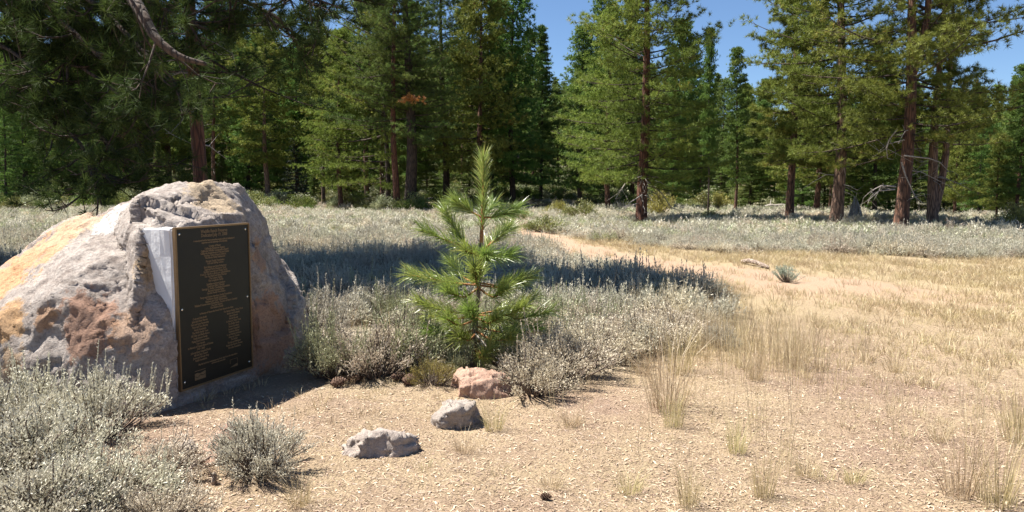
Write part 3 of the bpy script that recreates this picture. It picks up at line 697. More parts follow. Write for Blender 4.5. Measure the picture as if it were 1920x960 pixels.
wood = Geo(); cr = Geo(); rng = np.random.default_rng(77)
NB = Vector((-11.3, 14.2, 0)); NB.z = float(hgt(NB.x, NB.y))
def nb(p): return Vector(p) - NB
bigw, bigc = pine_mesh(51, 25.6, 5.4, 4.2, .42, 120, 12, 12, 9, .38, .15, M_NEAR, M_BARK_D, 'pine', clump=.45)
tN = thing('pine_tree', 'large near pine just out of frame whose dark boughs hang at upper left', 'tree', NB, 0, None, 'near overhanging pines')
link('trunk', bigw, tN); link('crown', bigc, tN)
limbs = [
    ([(-11.3, 14.2, 5.2), P(-60, -30, 12), P(60, 2, 11.5), P(130, 28, 11), P(165, 60, 10.8)], .085),
    ([(-11.3, 14.2, 5.0), P(-80, 5, 12), P(40, 20, 11.3), P(118, 48, 11), P(128, 95, 10.8), P(126, 150, 10.6)], .075),
    ([(-11.3, 14.2, 4.4), P(-60, 60, 12), P(20, 92, 11.2), P(62, 130, 10.9), P(120, 180, 10.7)], .05),
    ([(-11.3, 14.2, 6.6), P(60, -120, 11), P(215, -50, 9.0), P(262, 15, 8.6), P(290, 72, 8.5), P(335, 108, 8.5), P(385, 120, 8.6)], .105),
    ([(-11.3, 14.2, 4.2), P(-40, 120, 12), P(80, 165, 11.2), P(160, 215, 10.8), P(215, 285, 10.5), P(240, 306, 10.4)], .05),
    ([(-11.3, 14.2, 3.9), P(-30, 180, 12), P(90, 225, 11.2), P(150, 262, 10.8), P(180, 330, 10.5), P(190, 385, 10.4)], .045),
    ([(-11.3, 14.2, 6.0), P(0, -70, 12), P(150, -10, 11), P(230, 60, 10.8), P(240, 150, 10.6), P(232, 240, 10.4)], .06),
    ([(-11.3, 14.2, 6.6), P(60, -80, 12), P(220, -30, 10.6), P(330, 30, 10.4), P(400, 60, 10.2)], .06),
    ([(-11.3, 14.2, 7.0), P(120, -120, 12), P(300, -60, 10.6), P(440, -5, 10.4), P(520, 30, 10.2), P(560, 70, 10.2)], .055),
    ([(-11.3, 14.2, 5.5), P(-20, -40, 12), P(120, 40, 10.6), P(190, 110, 10.2), P(300, 170, 10)], .05),
    ([(-11.3, 14.2, 7.2), P(150, -130, 11.6), P(350, -70, 10.6), P(520, -25, 10.4), P(640, 15, 10.4)], .05),
    ([(-11.3, 14.2, 4.8), P(-30, 40, 12), P(130, 110, 10.9), P(230, 180, 10.4), P(290, 250, 10.2)], .045),
    ([(-11.3, 14.2, 6.2), P(30, -60, 11.6), P(180, 0, 10.3), P(260, 90, 10), P(330, 150, 9.9), P(345, 200, 9.9)], .05),
    ([(-11.3, 14.2, 7.4), P(200, -160, 11.6), P(420, -80, 10.8), P(600, -30, 10.8), P(720, 10, 10.8)], .05),
]
for pts, r in limbs:
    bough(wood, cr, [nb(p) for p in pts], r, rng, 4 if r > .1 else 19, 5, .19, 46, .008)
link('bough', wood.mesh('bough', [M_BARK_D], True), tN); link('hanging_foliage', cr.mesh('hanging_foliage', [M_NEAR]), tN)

# nearer trunk behind the boulder
NC = P(380, 348, 16.5); NC = Vector((NC.x, 16.5, float(hgt(NC.x, 16.5))))
tC2 = thing('pine_tree', 'slim pine with dark red trunk rising directly behind the boulder top', 'tree', NC, 0, None, 'near overhanging pines')
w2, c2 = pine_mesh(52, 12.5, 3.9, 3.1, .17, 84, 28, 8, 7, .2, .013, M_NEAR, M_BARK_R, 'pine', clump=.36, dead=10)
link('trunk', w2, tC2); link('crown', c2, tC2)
ND = P(690, 348, 26); ND = Vector((ND.x - .2, 29, float(hgt(ND.x, 29))))

# ------------------------------------------------------------------ sapling
SB = G(890, 694); SD = SB.y
sap = thing('pine_sapling', 'young bright green pine sapling growing among the sagebrush', 'sapling', SB)
def sp(px, py, dd=0): return np.array(tuple(P(px, py, SD + dd) - SB))
stem = [np.array([0, 0, -.05]), sp(889, 640), sp(893, 585), sp(899, 520), sp(902, 455), sp(905, 400), sp(906, 350), sp(906, 300)]
g = Geo(); g.tube(stem[:5], [.030, .027, .023, .019, .016], 9); g.tube(stem[4:], [.016, .013, .010, .007], 8, mat=1)
link('trunk', g.mesh('trunk', [M_STEM, M_SHOOT], True), sap)
rng = np.random.default_rng(9)
def shoot(pts, green, n, ln=.17, tint=.55, fol_from=.35, tipup=True):
    """one branch of the sapling: its wood and its needles are a part with a sub-part"""
    pts = [np.asarray(p, float) for p in pts]; k = len(pts); t = np.linspace(0, k - 1, k * 6)
    Q = np.stack([np.interp(t, np.arange(k), [p[c] for p in pts]) for c in range(3)], 1)
    for _ in range(6): Q[1:-1] = (Q[:-2] + 2 * Q[1:-1] + Q[2:]) / 4
    w = Geo(); w.tube(Q, np.linspace(.010, .0045, len(Q)), 6)
    b = link('branch', w.mesh('branch', [M_SHOOT], True), sap); n = int(n * rng.uniform(.6, 1.0)); ln *= rng.uniform(1.0, 1.25)
    f = fol_from + (1 - fol_from) * rng.random(n) ** .8
    ii = np.minimum((f * (len(Q) - 1)).astype(int), len(Q) - 2); fr = (f * (len(Q) - 1) - ii)[:, None]
    c = Q[ii] * (1 - fr) + Q[ii + 1] * fr; d = unit(Q[ii + 1] - Q[ii])
    e = unit(np.cross(d, rng.normal(size=(n, 3)))); ang = rng.uniform(.45, 1.05, (n, 1)) * (1.1 - .35 * f[:, None])
    q = unit(d * np.cos(ang) + e * np.sin(ang) + np.array([0, 0, .16]))
    L_ = ln * rng.uniform(.7, 1.15, (n, 1)); s = unit(np.cross(q, rng.normal(size=(n, 3)))) * .0025
    mid = c + q * L_ * .55 + np.array([0, 0, .006]); tip = c + q * L_ + np.array([0, 0, -.012])
    V = np.stack([c - s, c + s, mid + s * .85, mid - s * .85, tip], 1).reshape(-1, 3)
    o = np.arange(n)[:, None] * 5; T = np.concatenate([o + np.array([[0, 1, 2]]), o + np.array([[0, 2, 3]]), o + np.array([[3, 2, 4]])])
    gg = Geo(); gg.add(V, T, np.repeat(np.clip(tint + rng.normal(0, .17, n), 0, .95), 5))
    link('needles', gg.mesh('needles', [M_SAP]), b)
shoot([sp(905, 405), sp(906, 350), sp(906, 300)], 1, 400, .16, .65, .0)
shoot([sp(904, 440), sp(905, 415), sp(906, 390)], 1, 160, .15, .5, .0)
BR = [((904, 408), (885, 398), (858, 382), .02, 300), ((904, 408), (930, 407), (968, 396), -.05, 320), ((904, 410), (912, 402), (925, 385), .25, 160),
      ((901, 478), (865, 450), (834, 396), .05, 330), ((901, 478), (850, 456), (793, 432), -.1, 330), ((902, 470), (930, 450), (955, 430), .2, 220), ((902, 478), (930, 484), (958, 480), -.1, 240),
      ((901, 480), (890, 478), (872, 470), -.3, 240), ((902, 476), (915, 460), (935, 440), .3, 160), ((901, 490), (905, 488), (912, 478), -.34, 240),
      ((897, 535), (845, 530), (772, 516), .05, 360), ((897, 535), (868, 520), (846, 492), .2, 240), ((898, 535), (940, 540), (975, 528), -.15, 300), ((898, 530), (945, 538), (996, 520), .22, 280),
      ((897, 540), (893, 528), (891, 505), -.38, 330), ((897, 540), (870, 560), (835, 545), -.3, 240), ((897, 540), (925, 560), (945, 545), -.35, 260), ((898, 530), (900, 520), (905, 505), .35, 160),
      ((893, 590), (840, 585), (782, 566), -.05, 360), ((893, 590), (850, 600), (808, 592), .18, 240), ((894, 590), (960, 600), (1030, 586), -.02, 400), ((894, 590), (940, 596), (985, 575), -.28, 300),
      ((893, 595), (890, 600), (880, 582), -.4, 330), ((893, 595), (915, 608), (935, 596), -.42, 280), ((894, 590), (945, 580), (1000, 560), .25, 240), ((892, 600), (860, 612), (838, 598), -.35, 220),
      ((892, 618), (850, 630), (806, 622), -.12, 260), ((892, 612), (950, 626), (1004, 616), -.18, 300), ((892, 625), (880, 640), (862, 632), -.36, 220), ((892, 620), (925, 640), (962, 634), -.32, 240),
      ((891, 650), (905, 668), (918, 655), -.22, 170), ((891, 640), (915, 640), (945, 618), .1, 200), ((891, 655), (900, 672), (906, 668), -.28, 130)]
for a, m_, b_, dd, n in BR:
    shoot([sp(*a), sp(*m_, dd * .6), sp(*b_, dd)], 1, n, .165, rng.uniform(.25, .75) if a[1] < 640 else .85, rng.uniform(.2, .42))
g = Geo()
for pts in ([sp(891, 632), sp(905, 640, -.1), sp(925, 668, -.2)], [sp(891, 625), sp(900, 636, -.2), sp(906, 650, -.25)]): g.tube(pts, [.009, .007, .004], 5)
link('dead_branch', g.mesh('dead_branch', [M_DEAD], True), sap)

# ------------------------------------------------------------------ sagebrush
def sage_mesh(seed, R, H, nstem, nleaf, ll, lw, fol, spikes=20, spike_h=.22, lod=0):
    rng = np.random.default_rng(seed); g = Geo()
    tips = []; dirs = []
    ncl = max(6, nstem // 5); ca = rng.random(ncl) * 6.28; cr_ = np.sqrt(rng.random(ncl)); ch = rng.uniform(.7, 1.08, ncl)
    for s in range(nstem):
        c = s % ncl; a = ca[c] + rng.normal(0, .3); rr_ = np.clip(cr_[c] + rng.normal(0, .16), 0, 1.05)
        h = H * ch[c] * math.sqrt(max(.12, 1 - .72 * rr_ ** 2)) * rng.uniform(.8, 1.05)
        tip = np.array([R * rr_ * math.cos(a), R * rr_ * math.sin(a), h])
        b0 = np.array([tip[0] * .12, tip[1] * .12, -.03]); m1 = np.array([tip[0] * .55, tip[1] * .55, h * .42]) + rng.normal(0, .03, 3)
        if lod < 2: g.tube([b0, m1, tip], [.009 if lod == 0 else .011, .006, .003], 4 if lod == 0 else 3, rng.random(), 1, cap=False)
        tips.append((m1, tip)); dirs.append(unit(tip - m1))
    m1 = np.array([t[0] for t in tips]); t1 = np.array([t[1] for t in tips]); dv = np.array(dirs)
    k = rng.integers(0, nstem, nleaf); f = rng.random((nleaf, 1)) ** .55
    c = m1[k] + (t1[k] - m1[k]) * f + rng.normal(0, .022 + .02 * (lod > 0), (nleaf, 3))
    q = unit(dv[k] * .9 + rng.normal(0, .55, (nleaf, 3)) + np.array([0, 0, .5])); L_ = ll * rng.uniform(.6, 1.3, (nleaf, 1))
    s = unit(np.cross(q, rng.normal(size=(nleaf, 3)))) * lw * .5
    V = np.stack([c - s * .5, c + q * L_ * .6 - s, c + q * L_ * .6 + s, c + q * L_], 1) if lod == 0 else np.stack([c - s, c + s, c + q * L_], 1)
    tt = np.clip(rng.random(nstem)[k] * .6 + rng.random(nleaf) * .4, 0, 1)
    if lod == 0:
        o = np.arange(nleaf)[:, None] * 4; g.add(V.reshape(-1, 3), np.concatenate([o + np.array([[0, 2, 1]]), o + np.array([[1, 2, 3]])]), np.repeat(tt, 4))
    else: g.add(V.reshape(-1, 3), np.arange(nleaf * 3).reshape(-1, 3), np.repeat(tt, 3))
    if spikes:
        kk = rng.choice(nstem, spikes); p = t1[kk]; d = unit(dv[kk] * .25 + np.array([0, 0, 1.]) + rng.normal(0, .10, (spikes, 3)))
        hh = spike_h * rng.uniform(.5, 1.3, (spikes, 1)); nl = 26 if lod == 0 else 9 if lod == 1 else 3
        for a in range(spikes): 
            if lod < 2: g.tube([p[a], p[a] + d[a] * hh[a]], [.0028, .0015], 3, .6, 0, cap=False)
        C = np.repeat(p, nl, 0) + np.repeat(d * hh, nl, 0) * rng.random((spikes * nl, 1)); dd = np.repeat(d, nl, 0)
        q = unit(dd + rng.normal(0, .45, (len(C), 3))); s = unit(np.cross(q, rng.normal(size=q.shape))) * lw * .6
        V = np.stack([C - s, C + s, C + q * (ll * .75 if lod < 2 else hh.mean() * .8)], 1).reshape(-1, 3)
        g.add(V, np.arange(len(C) * 3).reshape(-1, 3), np.repeat(rng.uniform(.3, 1, len(C)), 3))
    return g.mesh('sagebrush', [fol, M_STEM])

SAGE = [sage_mesh(60 + k, .42, .50, 130 if k == 1 else 90, 10500 if k == 1 else 7500, .024, .0075, f, sp_, .2) for k, (f, sp_) in enumerate(((M_SAGE, 46), (M_SAGE, 14), (M_SAGE_P, 20), (M_SAGE_G, 40), (M_SAGE_P, 8), (M_YELLOW, 6)))]
SAGE_H = .5
def sage_at(px, py, h, width, kind, label, group=None, depth=None, cat='shrub', name='sagebrush'):
    p = G(px, py) if depth is None else None
    if depth: q = P(px, 500, depth); p = Vector((q.x, depth, float(hgt(q.x, depth))))
    o = link(name, SAGE[kind], None, p - Vector((0, 0, .02)), random.uniform(0, 6.28), (width / .84, width / .84, h * .84 / SAGE_H))
    return tag(o, label, cat, group)
GF = 'sagebrush at the lower left foreground'
for a in ((490, 884, .40, .60, 1, 'compact round sagebrush standing apart on the wood chips'),
          (185, 820, .52, .78, 0, 'sagebrush with tall flower spikes pressed against the boulder foot'),
          (40, 815, .50, .80, 0, 'spiky sagebrush at the left edge below the orange boulder flank'),
          (120, 885, .44, .75, 1, 'grey sagebrush in the middle of the lower left clump'),
          (285, 905, .30, .62, 2, 'low dry sagebrush at the right side of the lower left clump'),
          (10, 905, .46, .8, 1, 'sagebrush in the lower left corner by the picture edge'),
          (190, 955, .36, .72, 0, 'sagebrush at the bottom edge below the lower left clump'),
          (70, 985, .38, .75, 1, 'sagebrush cut by the bottom edge in the lower left corner'),
          (300, 985, .26, .55, 2, 'low sagebrush cut by the bottom edge right of the clump'),
          (-30, 850, .55, .85, 0, 'sagebrush half cut by the left edge')):
    sage_at(*a[:6], GF)
GM = 'sagebrush thicket around the sapling'
for a in ((625, 706, .62, .8, 3, 'tall green-grey sagebrush right beside the boulder'),
          (705, 706, .60, .85, 2, 'wide dry grey sagebrush between boulder and sapling'),
          (760, 690, .66, .85, 3, 'spiky sagebrush left behind the yellow-green bush'),
          (870, 672, .52, .8, 3, 'greenish sagebrush at the foot of the sapling'),
          (1000, 740, .46, .75, 4, 'dry grey sagebrush right of the red rock'),
          (1050, 712, .58, .95, 2, 'pale brushy sagebrush right of the sapling'),
          (1120, 682, .52, .9, 2, 'pale sagebrush at the right front of the thicket'),
          (965, 690, .52, .7, 3, 'grey-green sagebrush touching the right side of the sapling'),
          (1190, 660, .48, .9, 4, 'rounded dry sagebrush near the right end of the thicket'),
          (1255, 645, .45, .85, 4, 'dry sagebrush second from the right end of the thicket'),
          (1350, 652, .30, .42, 1, 'small silvery sagebrush alone at the right end of the thicket'),
          (1310, 622, .36, .6, 4, 'low dry sagebrush behind the small silvery one'),
          (600, 655, .68, .85, 0, 'sagebrush with long white stalks rising behind the boulder edge')):
    sage_at(*a[:6], GM)
sage_at(812, 722, .30, .40, 5, 'small yellow-green rabbitbrush left of the red rock', None, None, 'shrub', 'rabbitbrush')
sage_at(885, 700, .34, .5, 3, 'low green shrub directly behind the red rock', GM)
# second and third rows of the thicket
rows = {}
for k in sorted(range(64), key=lambda k: 560 + 760 * ((k * .618) % 1.0)):
    px = 560 + 760 * ((k * .618) % 1.0); d = 7.2 + 3.6 * ((k * .377 + .1) % 1.0)
    X = (px - 960) / F * d
    if X > left_sage_edge(d) - .25: continue
    if abs(X - SB.x) < .35 and d < 7.4: continue
    rw = 'second' if d < 8.0 else 'third' if d < 8.9 else 'fourth' if d < 9.8 else 'last'
    sd = 'between boulder and sapling' if px < 880 else 'right of the sapling'
    rows[rw, sd] = rows.get((rw, sd), 0) + 1
    NTH = ['leftmost', 'second', 'third', 'fourth', 'fifth', 'sixth', 'seventh', 'eighth', 'ninth', 'tenth', 'eleventh', 'twelfth', 'thirteenth', 'fourteenth', 'fifteenth', 'sixteenth', 'seventeenth', 'eighteenth']
    sage_at(px, 0, random.uniform(.34, .52), random.uniform(.6, 1.0), random.choice([0, 2, 2, 4, 4, 1, 3]), 'sagebrush in the %s row of the thicket %s, %s from the left' % (rw, sd, NTH[rows[rw, sd] - 1]) if rows[rw, sd] > 1 else 'sagebrush in the %s row of the thicket %s, leftmost there' % (rw, sd), 'back of the sagebrush thicket', depth=d)
for (px, py, h, w) in ((1475, 529, .28, .55),):
    m_s = sage_mesh(71, .42, .5, 60, 3000, .03, .011, M_BLUE, 0); o = link('green_shrub', m_s, None, G(px, py), 0, (w / .84, w / .84, h / .5)); tag(o, 'small blue-green shrub alone on the dry grass', 'shrub')
m_ol = [sage_mesh(72 + k, .42, .5, 60, 2600, .04, .02, f, 0, lod=1) for k, f in enumerate((M_OLIVE, M_YELLOW))]
for (px, py, h, w, k, lab) in ((1022, 436, .62, 1.5, 0, 'olive bush beside the right side of the trail end'), (1085, 412, 1.0, 1.9, 0, 'bright green bush left of the lone full pine'), (1045, 405, .8, 1.5, 1, 'yellow-green bush at forest edge left of the lone full pine'),
                               (695, 391, .6, 2.0, 0, 'olive bush left of the smooth red trunk'), (1240, 407, 1.3, 1.8, 1, 'yellow-green bush right behind the lone full pine'), (1345, 396, 1.1, 1.6, 1, 'yellowish bush under the slender open pine'),
                               (605, 376, .8, 1.5, 1, 'yellow-green bush right of the dark conical fir'), (1915, 428, .9, 1.7, 1, 'yellow-green bush at the right edge under the pines'), (1465, 388, .8, 1.8, 0, 'dark olive bush behind the slim red trunk'),
                               (965, 414, .9, 1.5, 0, 'dark rounded bush at the far end of the trail'), (290, 380, .9, 2.0, 0, 'dark olive bush in shade left of the boulder top'), (240, 384, 1.0, 2.2, 0, 'shaded bush beside the tree stump'), (1340, 414, .5, 1.8, 0, 'low olive bush in the shade of the lone full pine'),
                               (450, 376, .9, 2.4, 0, 'shaded olive bush right of the boulder top')):
    o = link('bush', m_ol[k], None, G(px, py) - Vector((0, 0, .03)), random.uniform(0, 6), (w / .84, w / .84, h / .5)); tag(o, lab, 'bush', 'bushes at the forest edge')

# ------------------------------------------------------------------ stuff scattered by geometry nodes
def scatter(name, pts, protos, label, rot=None, scl=None, tilt=None):
    n = len(pts); rng = np.random.default_rng(len(name))
    m = bpy.data.meshes.new(name); m.vertices.add(n); m.vertices.foreach_set('co', np.asarray(pts, np.float32).ravel())
    rv = np.zeros((n, 3), np.float32); rv[:, 2] = rng.random(n) * 6.283
    if tilt: rv[:, :2] = rng.normal(0, tilt, (n, 2))
    sv_ = np.asarray(scl if scl is not None else np.ones((n, 3)), np.float32)
    a = m.attributes.new('rotv', 'FLOAT_VECTOR', 'POINT'); a.data.foreach_set('vector', rv.ravel())
    a = m.attributes.new('sclv', 'FLOAT_VECTOR', 'POINT'); a.data.foreach_set('vector', sv_.ravel())
    a = m.attributes.new('pick', 'INT', 'POINT'); a.data.foreach_set('value', rng.integers(0, len(protos), n).astype(np.int32))
    col = bpy.data.collections.new(name + '_shapes')
    for k, pm in enumerate(protos): col.objects.link(bpy.data.objects.new('%s_shape_%d' % (name, k), pm))
    o = link(name, m); tag(o, label, None, None, 'stuff')
    ng = bpy.data.node_groups.new(name, 'GeometryNodeTree')
    ng.interface.new_socket('Geometry', in_out='INPUT', socket_type='NodeSocketGeometry'); ng.interface.new_socket('Geometry', in_out='OUTPUT', socket_type='NodeSocketGeometry')
    N = ng.nodes; L = ng.links; gi = N.new('NodeGroupInput'); go = N.new('NodeGroupOutput')
    ci = N.new('GeometryNodeCollectionInfo'); ci.inputs['Collection'].default_value = col; ci.inputs['Separate Children'].default_value = True; ci.inputs['Reset Children'].default_value = True
    ip = N.new('GeometryNodeInstanceOnPoints'); ip.inputs['Pick Instance'].default_value = True
    def na(nm, ty):
        x = N.new('GeometryNodeInputNamedAttribute'); x.data_type = ty; x.inputs['Name'].default_value = nm; return x.outputs['Attribute']
    er = N.new('FunctionNodeEulerToRotation'); L.new(na('rotv', 'FLOAT_VECTOR'), er.inputs[0])
    L.new(gi.outputs[0], ip.inputs['Points']); L.new(ci.outputs[0], ip.inputs['Instance']); L.new(na('pick', 'INT'), ip.inputs['Instance Index'])
    L.new(er.outputs[0], ip.inputs['Rotation']); L.new(na('sclv', 'FLOAT_VECTOR'), ip.inputs['Scale']); L.new(ip.outputs[0], go.inputs[0])
    md = o.modifiers.new('scatter', 'NODES'); md.node_group = ng
    return o

def wedge_points(rng, n, d0, d1, power=1.0, half=.72):
    d = d0 + (d1 - d0) * rng.random(n) ** power; x = (rng.random(n) * 2 - 1) * half * d
    return x, d
rng = np.random.default_rng(100)
def grass_mesh(seed, nb_, h, spread, w, fol, lean=.35, flat=False):
    rng = np.random.default_rng(seed); g = Geo()
    a = rng.random(nb_) * 6.28; r = spread * np.sqrt(rng.random(nb_)); hh = h * rng.uniform(.35, 1.1, nb_)
    b = np.stack([r * np.cos(a), r * np.sin(a), np.zeros(nb_) - .01], 1)
    o = np.stack([np.cos(a), np.sin(a), np.zeros(nb_)], 1) * (lean * rng.uniform(.1, 1, nb_))[:, None] + rng.normal(0, .08, (nb_, 3)) * [1, 1, 0]
    p1 = b + np.stack([o[:, 0] * hh * .35, o[:, 1] * hh * .35, hh * .55], 1); p2 = b + np.stack([o[:, 0] * hh, o[:, 1] * hh, hh * (1 - .2 * lean)], 1)
    s = unit(np.cross(p2 - b, rng.normal(size=(nb_, 3)))) * w * .5
    V = np.stack([b - s, b + s, p1 + s * .8, p1 - s * .8, p2], 1).reshape(-1, 3); k = np.arange(nb_)[:, None] * 5
    g.add(V, np.concatenate([k + np.array([[0, 1, 2]]), k + np.array([[0, 2, 3]]), k + np.array([[3, 2, 4]])]), np.repeat(rng.random(nb_), 5))
    return g.mesh('grass_tuft', [fol])
# meadow sagebrush carpet: middle distance
MID = [sage_mesh(80 + k, .40, .42, 40, 900, .055, .012, f, 20, .17, lod=1) for k, f in enumerate((M_SAGE_F, M_SAGE_F, M_SAGE_P, M_SAGE_F))]
MID += [grass_mesh(95, 70, .42, .3, .007, M_GRASS, .5)]
x, y = wedge_points(rng, 5200, 8.8, 24, 1.0); k = (rng.random(len(x)) < zone(x, y) ** 1.6) & ~((np.abs(x + 3.1) < 1.9) & (y < 8.9))
k &= ~((y < 10.5) & (x > -1.6) & (rng.random(len(x)) < .5))
x, y = x[k], y[k]; s = rng.uniform(.65, 1.15, len(x)); hs = s * rng.uniform(.55, 1.1, len(x)) * (.82 + .25 * np.sin(x * .9) * np.sin(y * .7))
scatter('meadow_sagebrush', np.stack([x, y, hgt(x, y) - .02], 1), MID, 'silvery sagebrush carpet covering the meadow', scl=np.stack([s, s, hs], 1))
FAR = [sage_mesh(90 + k, .55, .40, 30, 420, .10, .022, f, 14, .16, lod=2) for k, f in enumerate((M_SAGE_F, M_SAGE_F, M_SAGE_F, M_SAGE_P, M_SAGE_G, M_SAGE_G))]
FARG = [grass_mesh(98 + k, 60, .38, .42, .013, M_GRASS, .5) for k in range(3)]
x, y = wedge_points(rng, 15000, 22, 75, .85, .75); k = (rng.random(len(x)) < zone(x, y)) & (rng.random(len(x)) < np.where(y > 48, .45, 1)) & (rng.random(len(x)) < .8 + .4 * np.sin(x * .5) * np.sin(y * .33))
x, y = x[k], y[k]; s = rng.uniform(.7, 1.3, len(x)); 
scatter('far_sagebrush', np.stack([x, y, hgt(x, y) - .02], 1), FAR + FARG, 'far sagebrush and grass reaching to the trees', scl=np.stack([s, s, s * rng.uniform(.4, .85, len(x))], 1))

UG = [m_ol[0], sage_mesh(76, .42, .5, 40, 1200, .06, .03, M_SAGE_G, 0, lod=2), sage_mesh(77, .42, .5, 40, 1200, .06, .03, M_PINE_D, 0, lod=2)]
x, y = wedge_points(rng, 2600, 50, 128, .8, .78); k = (x < 12 + .1 * y) | (rng.random(len(x)) < .5); k &= ~((np.abs(x - .03 * y) < 2.2) & (y < 60)); x, y = x[k], y[k]; s = rng.uniform(.9, 2.6, len(x))
scatter('forest_undergrowth', np.stack([x, y, hgt(x, y) - .05], 1), UG, 'shaded undergrowth on the forest floor', scl=np.stack([s * 1.3, s * 1.3, s], 1))
# dry grass
TUFT = [grass_mesh(110 + k, 130, .5, .10, .003, f, (.8, .6, .95, .7)[k]) for k, f in enumerate((M_GRASS, M_GRASS_G, M_GRASS, M_GRASS_G))]
tl = [(1250, 770, .62, 'tallest yellow-green grass tuft in the middle of the dry ground'), (1262, 802, .30, 'small grass tuft in front of the tallest tuft'), (1205, 704, .24, 'grass tuft at the right foot of the thicket'), (1275, 700, .50, 'tall thin grass tuft behind the tallest tuft'),
      (1415, 712, .34, 'grass tuft standing right of the thin tall grasses'), (1430, 932, .30, 'grass tuft near the bottom edge in the middle right'), (1800, 932, .42, 'large grass tuft near the lower right corner'), (1868, 950, .42, 'grass tuft closest to the lower right corner'),
      (1512, 896, .16, 'small pale grass tuft right of the bottom middle'), (1290, 950, .26, 'thin pale grass stalks at the bottom middle'), (1075, 798, .16, 'little grass tuft below the dry grey sagebrush'), (925, 808, .24, 'grass growing right of the round grey rock'),
      (870, 850, .14, 'thin grass in front of the round grey rock'), (1380, 850, .26, 'sparse grass tuft between path and tallest tuft'), (1680, 700, .2, 'small tuft in the dry field at right'), (560, 950, .18, 'dry grass at the bottom edge left of middle'),
      (1490, 690, .40, 'wispy grass tuft left of the bare reddish patch'), (1910, 830, .44, 'tall grass cut by the right edge'), (1760, 830, .2, 'faint grass tuft above the large lower right tuft'), (1180, 925, .14, 'small tuft on the chips at the bottom'),
      (1035, 915, .12, 'tiny tuft on the chips below the rocks'), (1600, 905, .12, 'tiny dry tuft left of the large lower right tuft')]
for k, (px, py, h, lab) in enumerate(tl):
    o = link('grass_tuft', TUFT[k % 4], None, G(px, py), random.uniform(0, 6), (max(.55, h * 2.0), max(.55, h * 2.0), h / .42)); tag(o, lab, 'grass', 'dry grass tufts')
MINI = [grass_mesh(120 + k, 22, .22, .07, .004, f, .7) for k, f in enumerate((M_GRASS, M_GRASS, M_GRASS, M_GRASS_G))]
x, y = wedge_points(rng, 46000, 4.2, 24, .9, .72); dens = (1 - zone(x, y)) * (1 - .93 * path_mask(x, y)) * np.interp(y, [4.2, 6, 7.5, 10, 24], [.05, .12, .4, .85, 1]) * np.where((x < .5) & (y < 7), .4, 1)
patch = .55 + .45 * np.sin(x * 1.1 + 1) * np.sin(y * .8) + .3 * np.sin(2.7 * x + 1.9 * y)
k = rng.random(len(x)) < dens * np.clip(patch, .15, 1); x, y = x[k], y[k]; s = rng.uniform(.5, 1.2, len(x)) * np.interp(y, [4, 7, 12], [.45, .7, .9])
scatter('dry_grass_cover', np.stack([x, y, hgt(x, y) - .01], 1), MINI, 'short dry golden grass over the open field', scl=np.stack([s * 1.3, s * 1.3, s], 1))
# wispy tall stalks near the thicket's right end
WISP = [grass_mesh(130 + k, 9, .55, .09, .003, M_GRASS, .25) for k in range(3)]
x = np.concatenate([rng.normal(2.1, .45, 260), rng.uniform(.2, 3.4, 130), rng.uniform(-9, 0, 200)]); y = np.concatenate([rng.normal(7.6, .7, 260), rng.uniform(4.2, 10, 130), rng.uniform(8.5, 14, 200)]); s = rng.uniform(.5, 1.1, len(x))
scatter('tall_grass_stalks', np.stack([x, y, hgt(x, y)], 1), WISP, 'thin tall dry grass stalks by the thicket', scl=np.stack([s, s, s], 1))
# straw, bark chips and needles
def chip_mesh(seed, L_, w, bend):
    rng = np.random.default_rng(seed); g = Geo()
    V = np.array([[-L_ / 2, -w / 2, 0], [-L_ / 2 * .9, w / 2, .002], [0, w * .6, bend], [0, -w * .55, bend * .8], [L_ / 2, -w * .3, 0], [L_ / 2 * .9, w * .4, .003]]) + rng.normal(0, w * .12, (6, 3)); V[:, 2] += .004
    g.add(V, [[0, 3, 2], [0, 2, 1], [3, 4, 5], [3, 5, 2]], rng.random() * (.6 if L_ > .08 else .95)); return g.mesh('chip', [M_STRAW])
CH = [chip_mesh(140 + k, l, w, b) for k, (l, w, b) in enumerate(((.05, .012, .006), (.035, .014, .004), (.07, .008, .012), (.045, .02, .006), (.10, .004, .02), (.13, .0035, .014), (.03, .01, .002), (.06, .016, .008), (.09, .005, .03), (.04, .006, .01), (.14, .004, .012), (.18, .0035, .01), (.12, .003, .015), (.16, .004, .012)))]
x, y = wedge_points(rng, 110000, 3.4, 11, 1.25, .72); k = rng.random(len(x)) < np.interp(y, [3.4, 6, 11], [1, .9, .35]) * (1 - .75 * zone(x, y)); x, y = x[k], y[k]; s = rng.uniform(.22, .6, len(x))
scatter('wood_chip_litter', np.stack([x, y, hgt(x, y)], 1), CH, 'straw, bark chips and needles littering the ground', scl=np.stack([s, s, s], 1), tilt=.16)

# ------------------------------------------------------------------ far wood
SMALL = [PROTO[k] for k in ('full', 'bare', 'full2')]
far_protos = []
for k in range(3):
    cw, cc_ = pine_mesh(150 + k, 18, 2.5, 3.6, .22, 60, 9, 7, 6, .36, .11, M_PINE_D, M_BARK_D, 'pine', clump=.6)
    far_protos.append(cc_)
x = rng.uniform(-170, 170, 800); y = rng.uniform(122, 215, 800); s = rng.uniform(.7, 1.1, 800) * np.where(x > 20, .72, 1)
s = np.where((x > 2) & (x < 18), .55, s)
scatter('far_wood', np.stack([x, y, hgt(x, y) - .5], 1), far_protos, 'distant pine wood closing the view', scl=np.stack([s * 1.3, s * 1.3, s], 1))

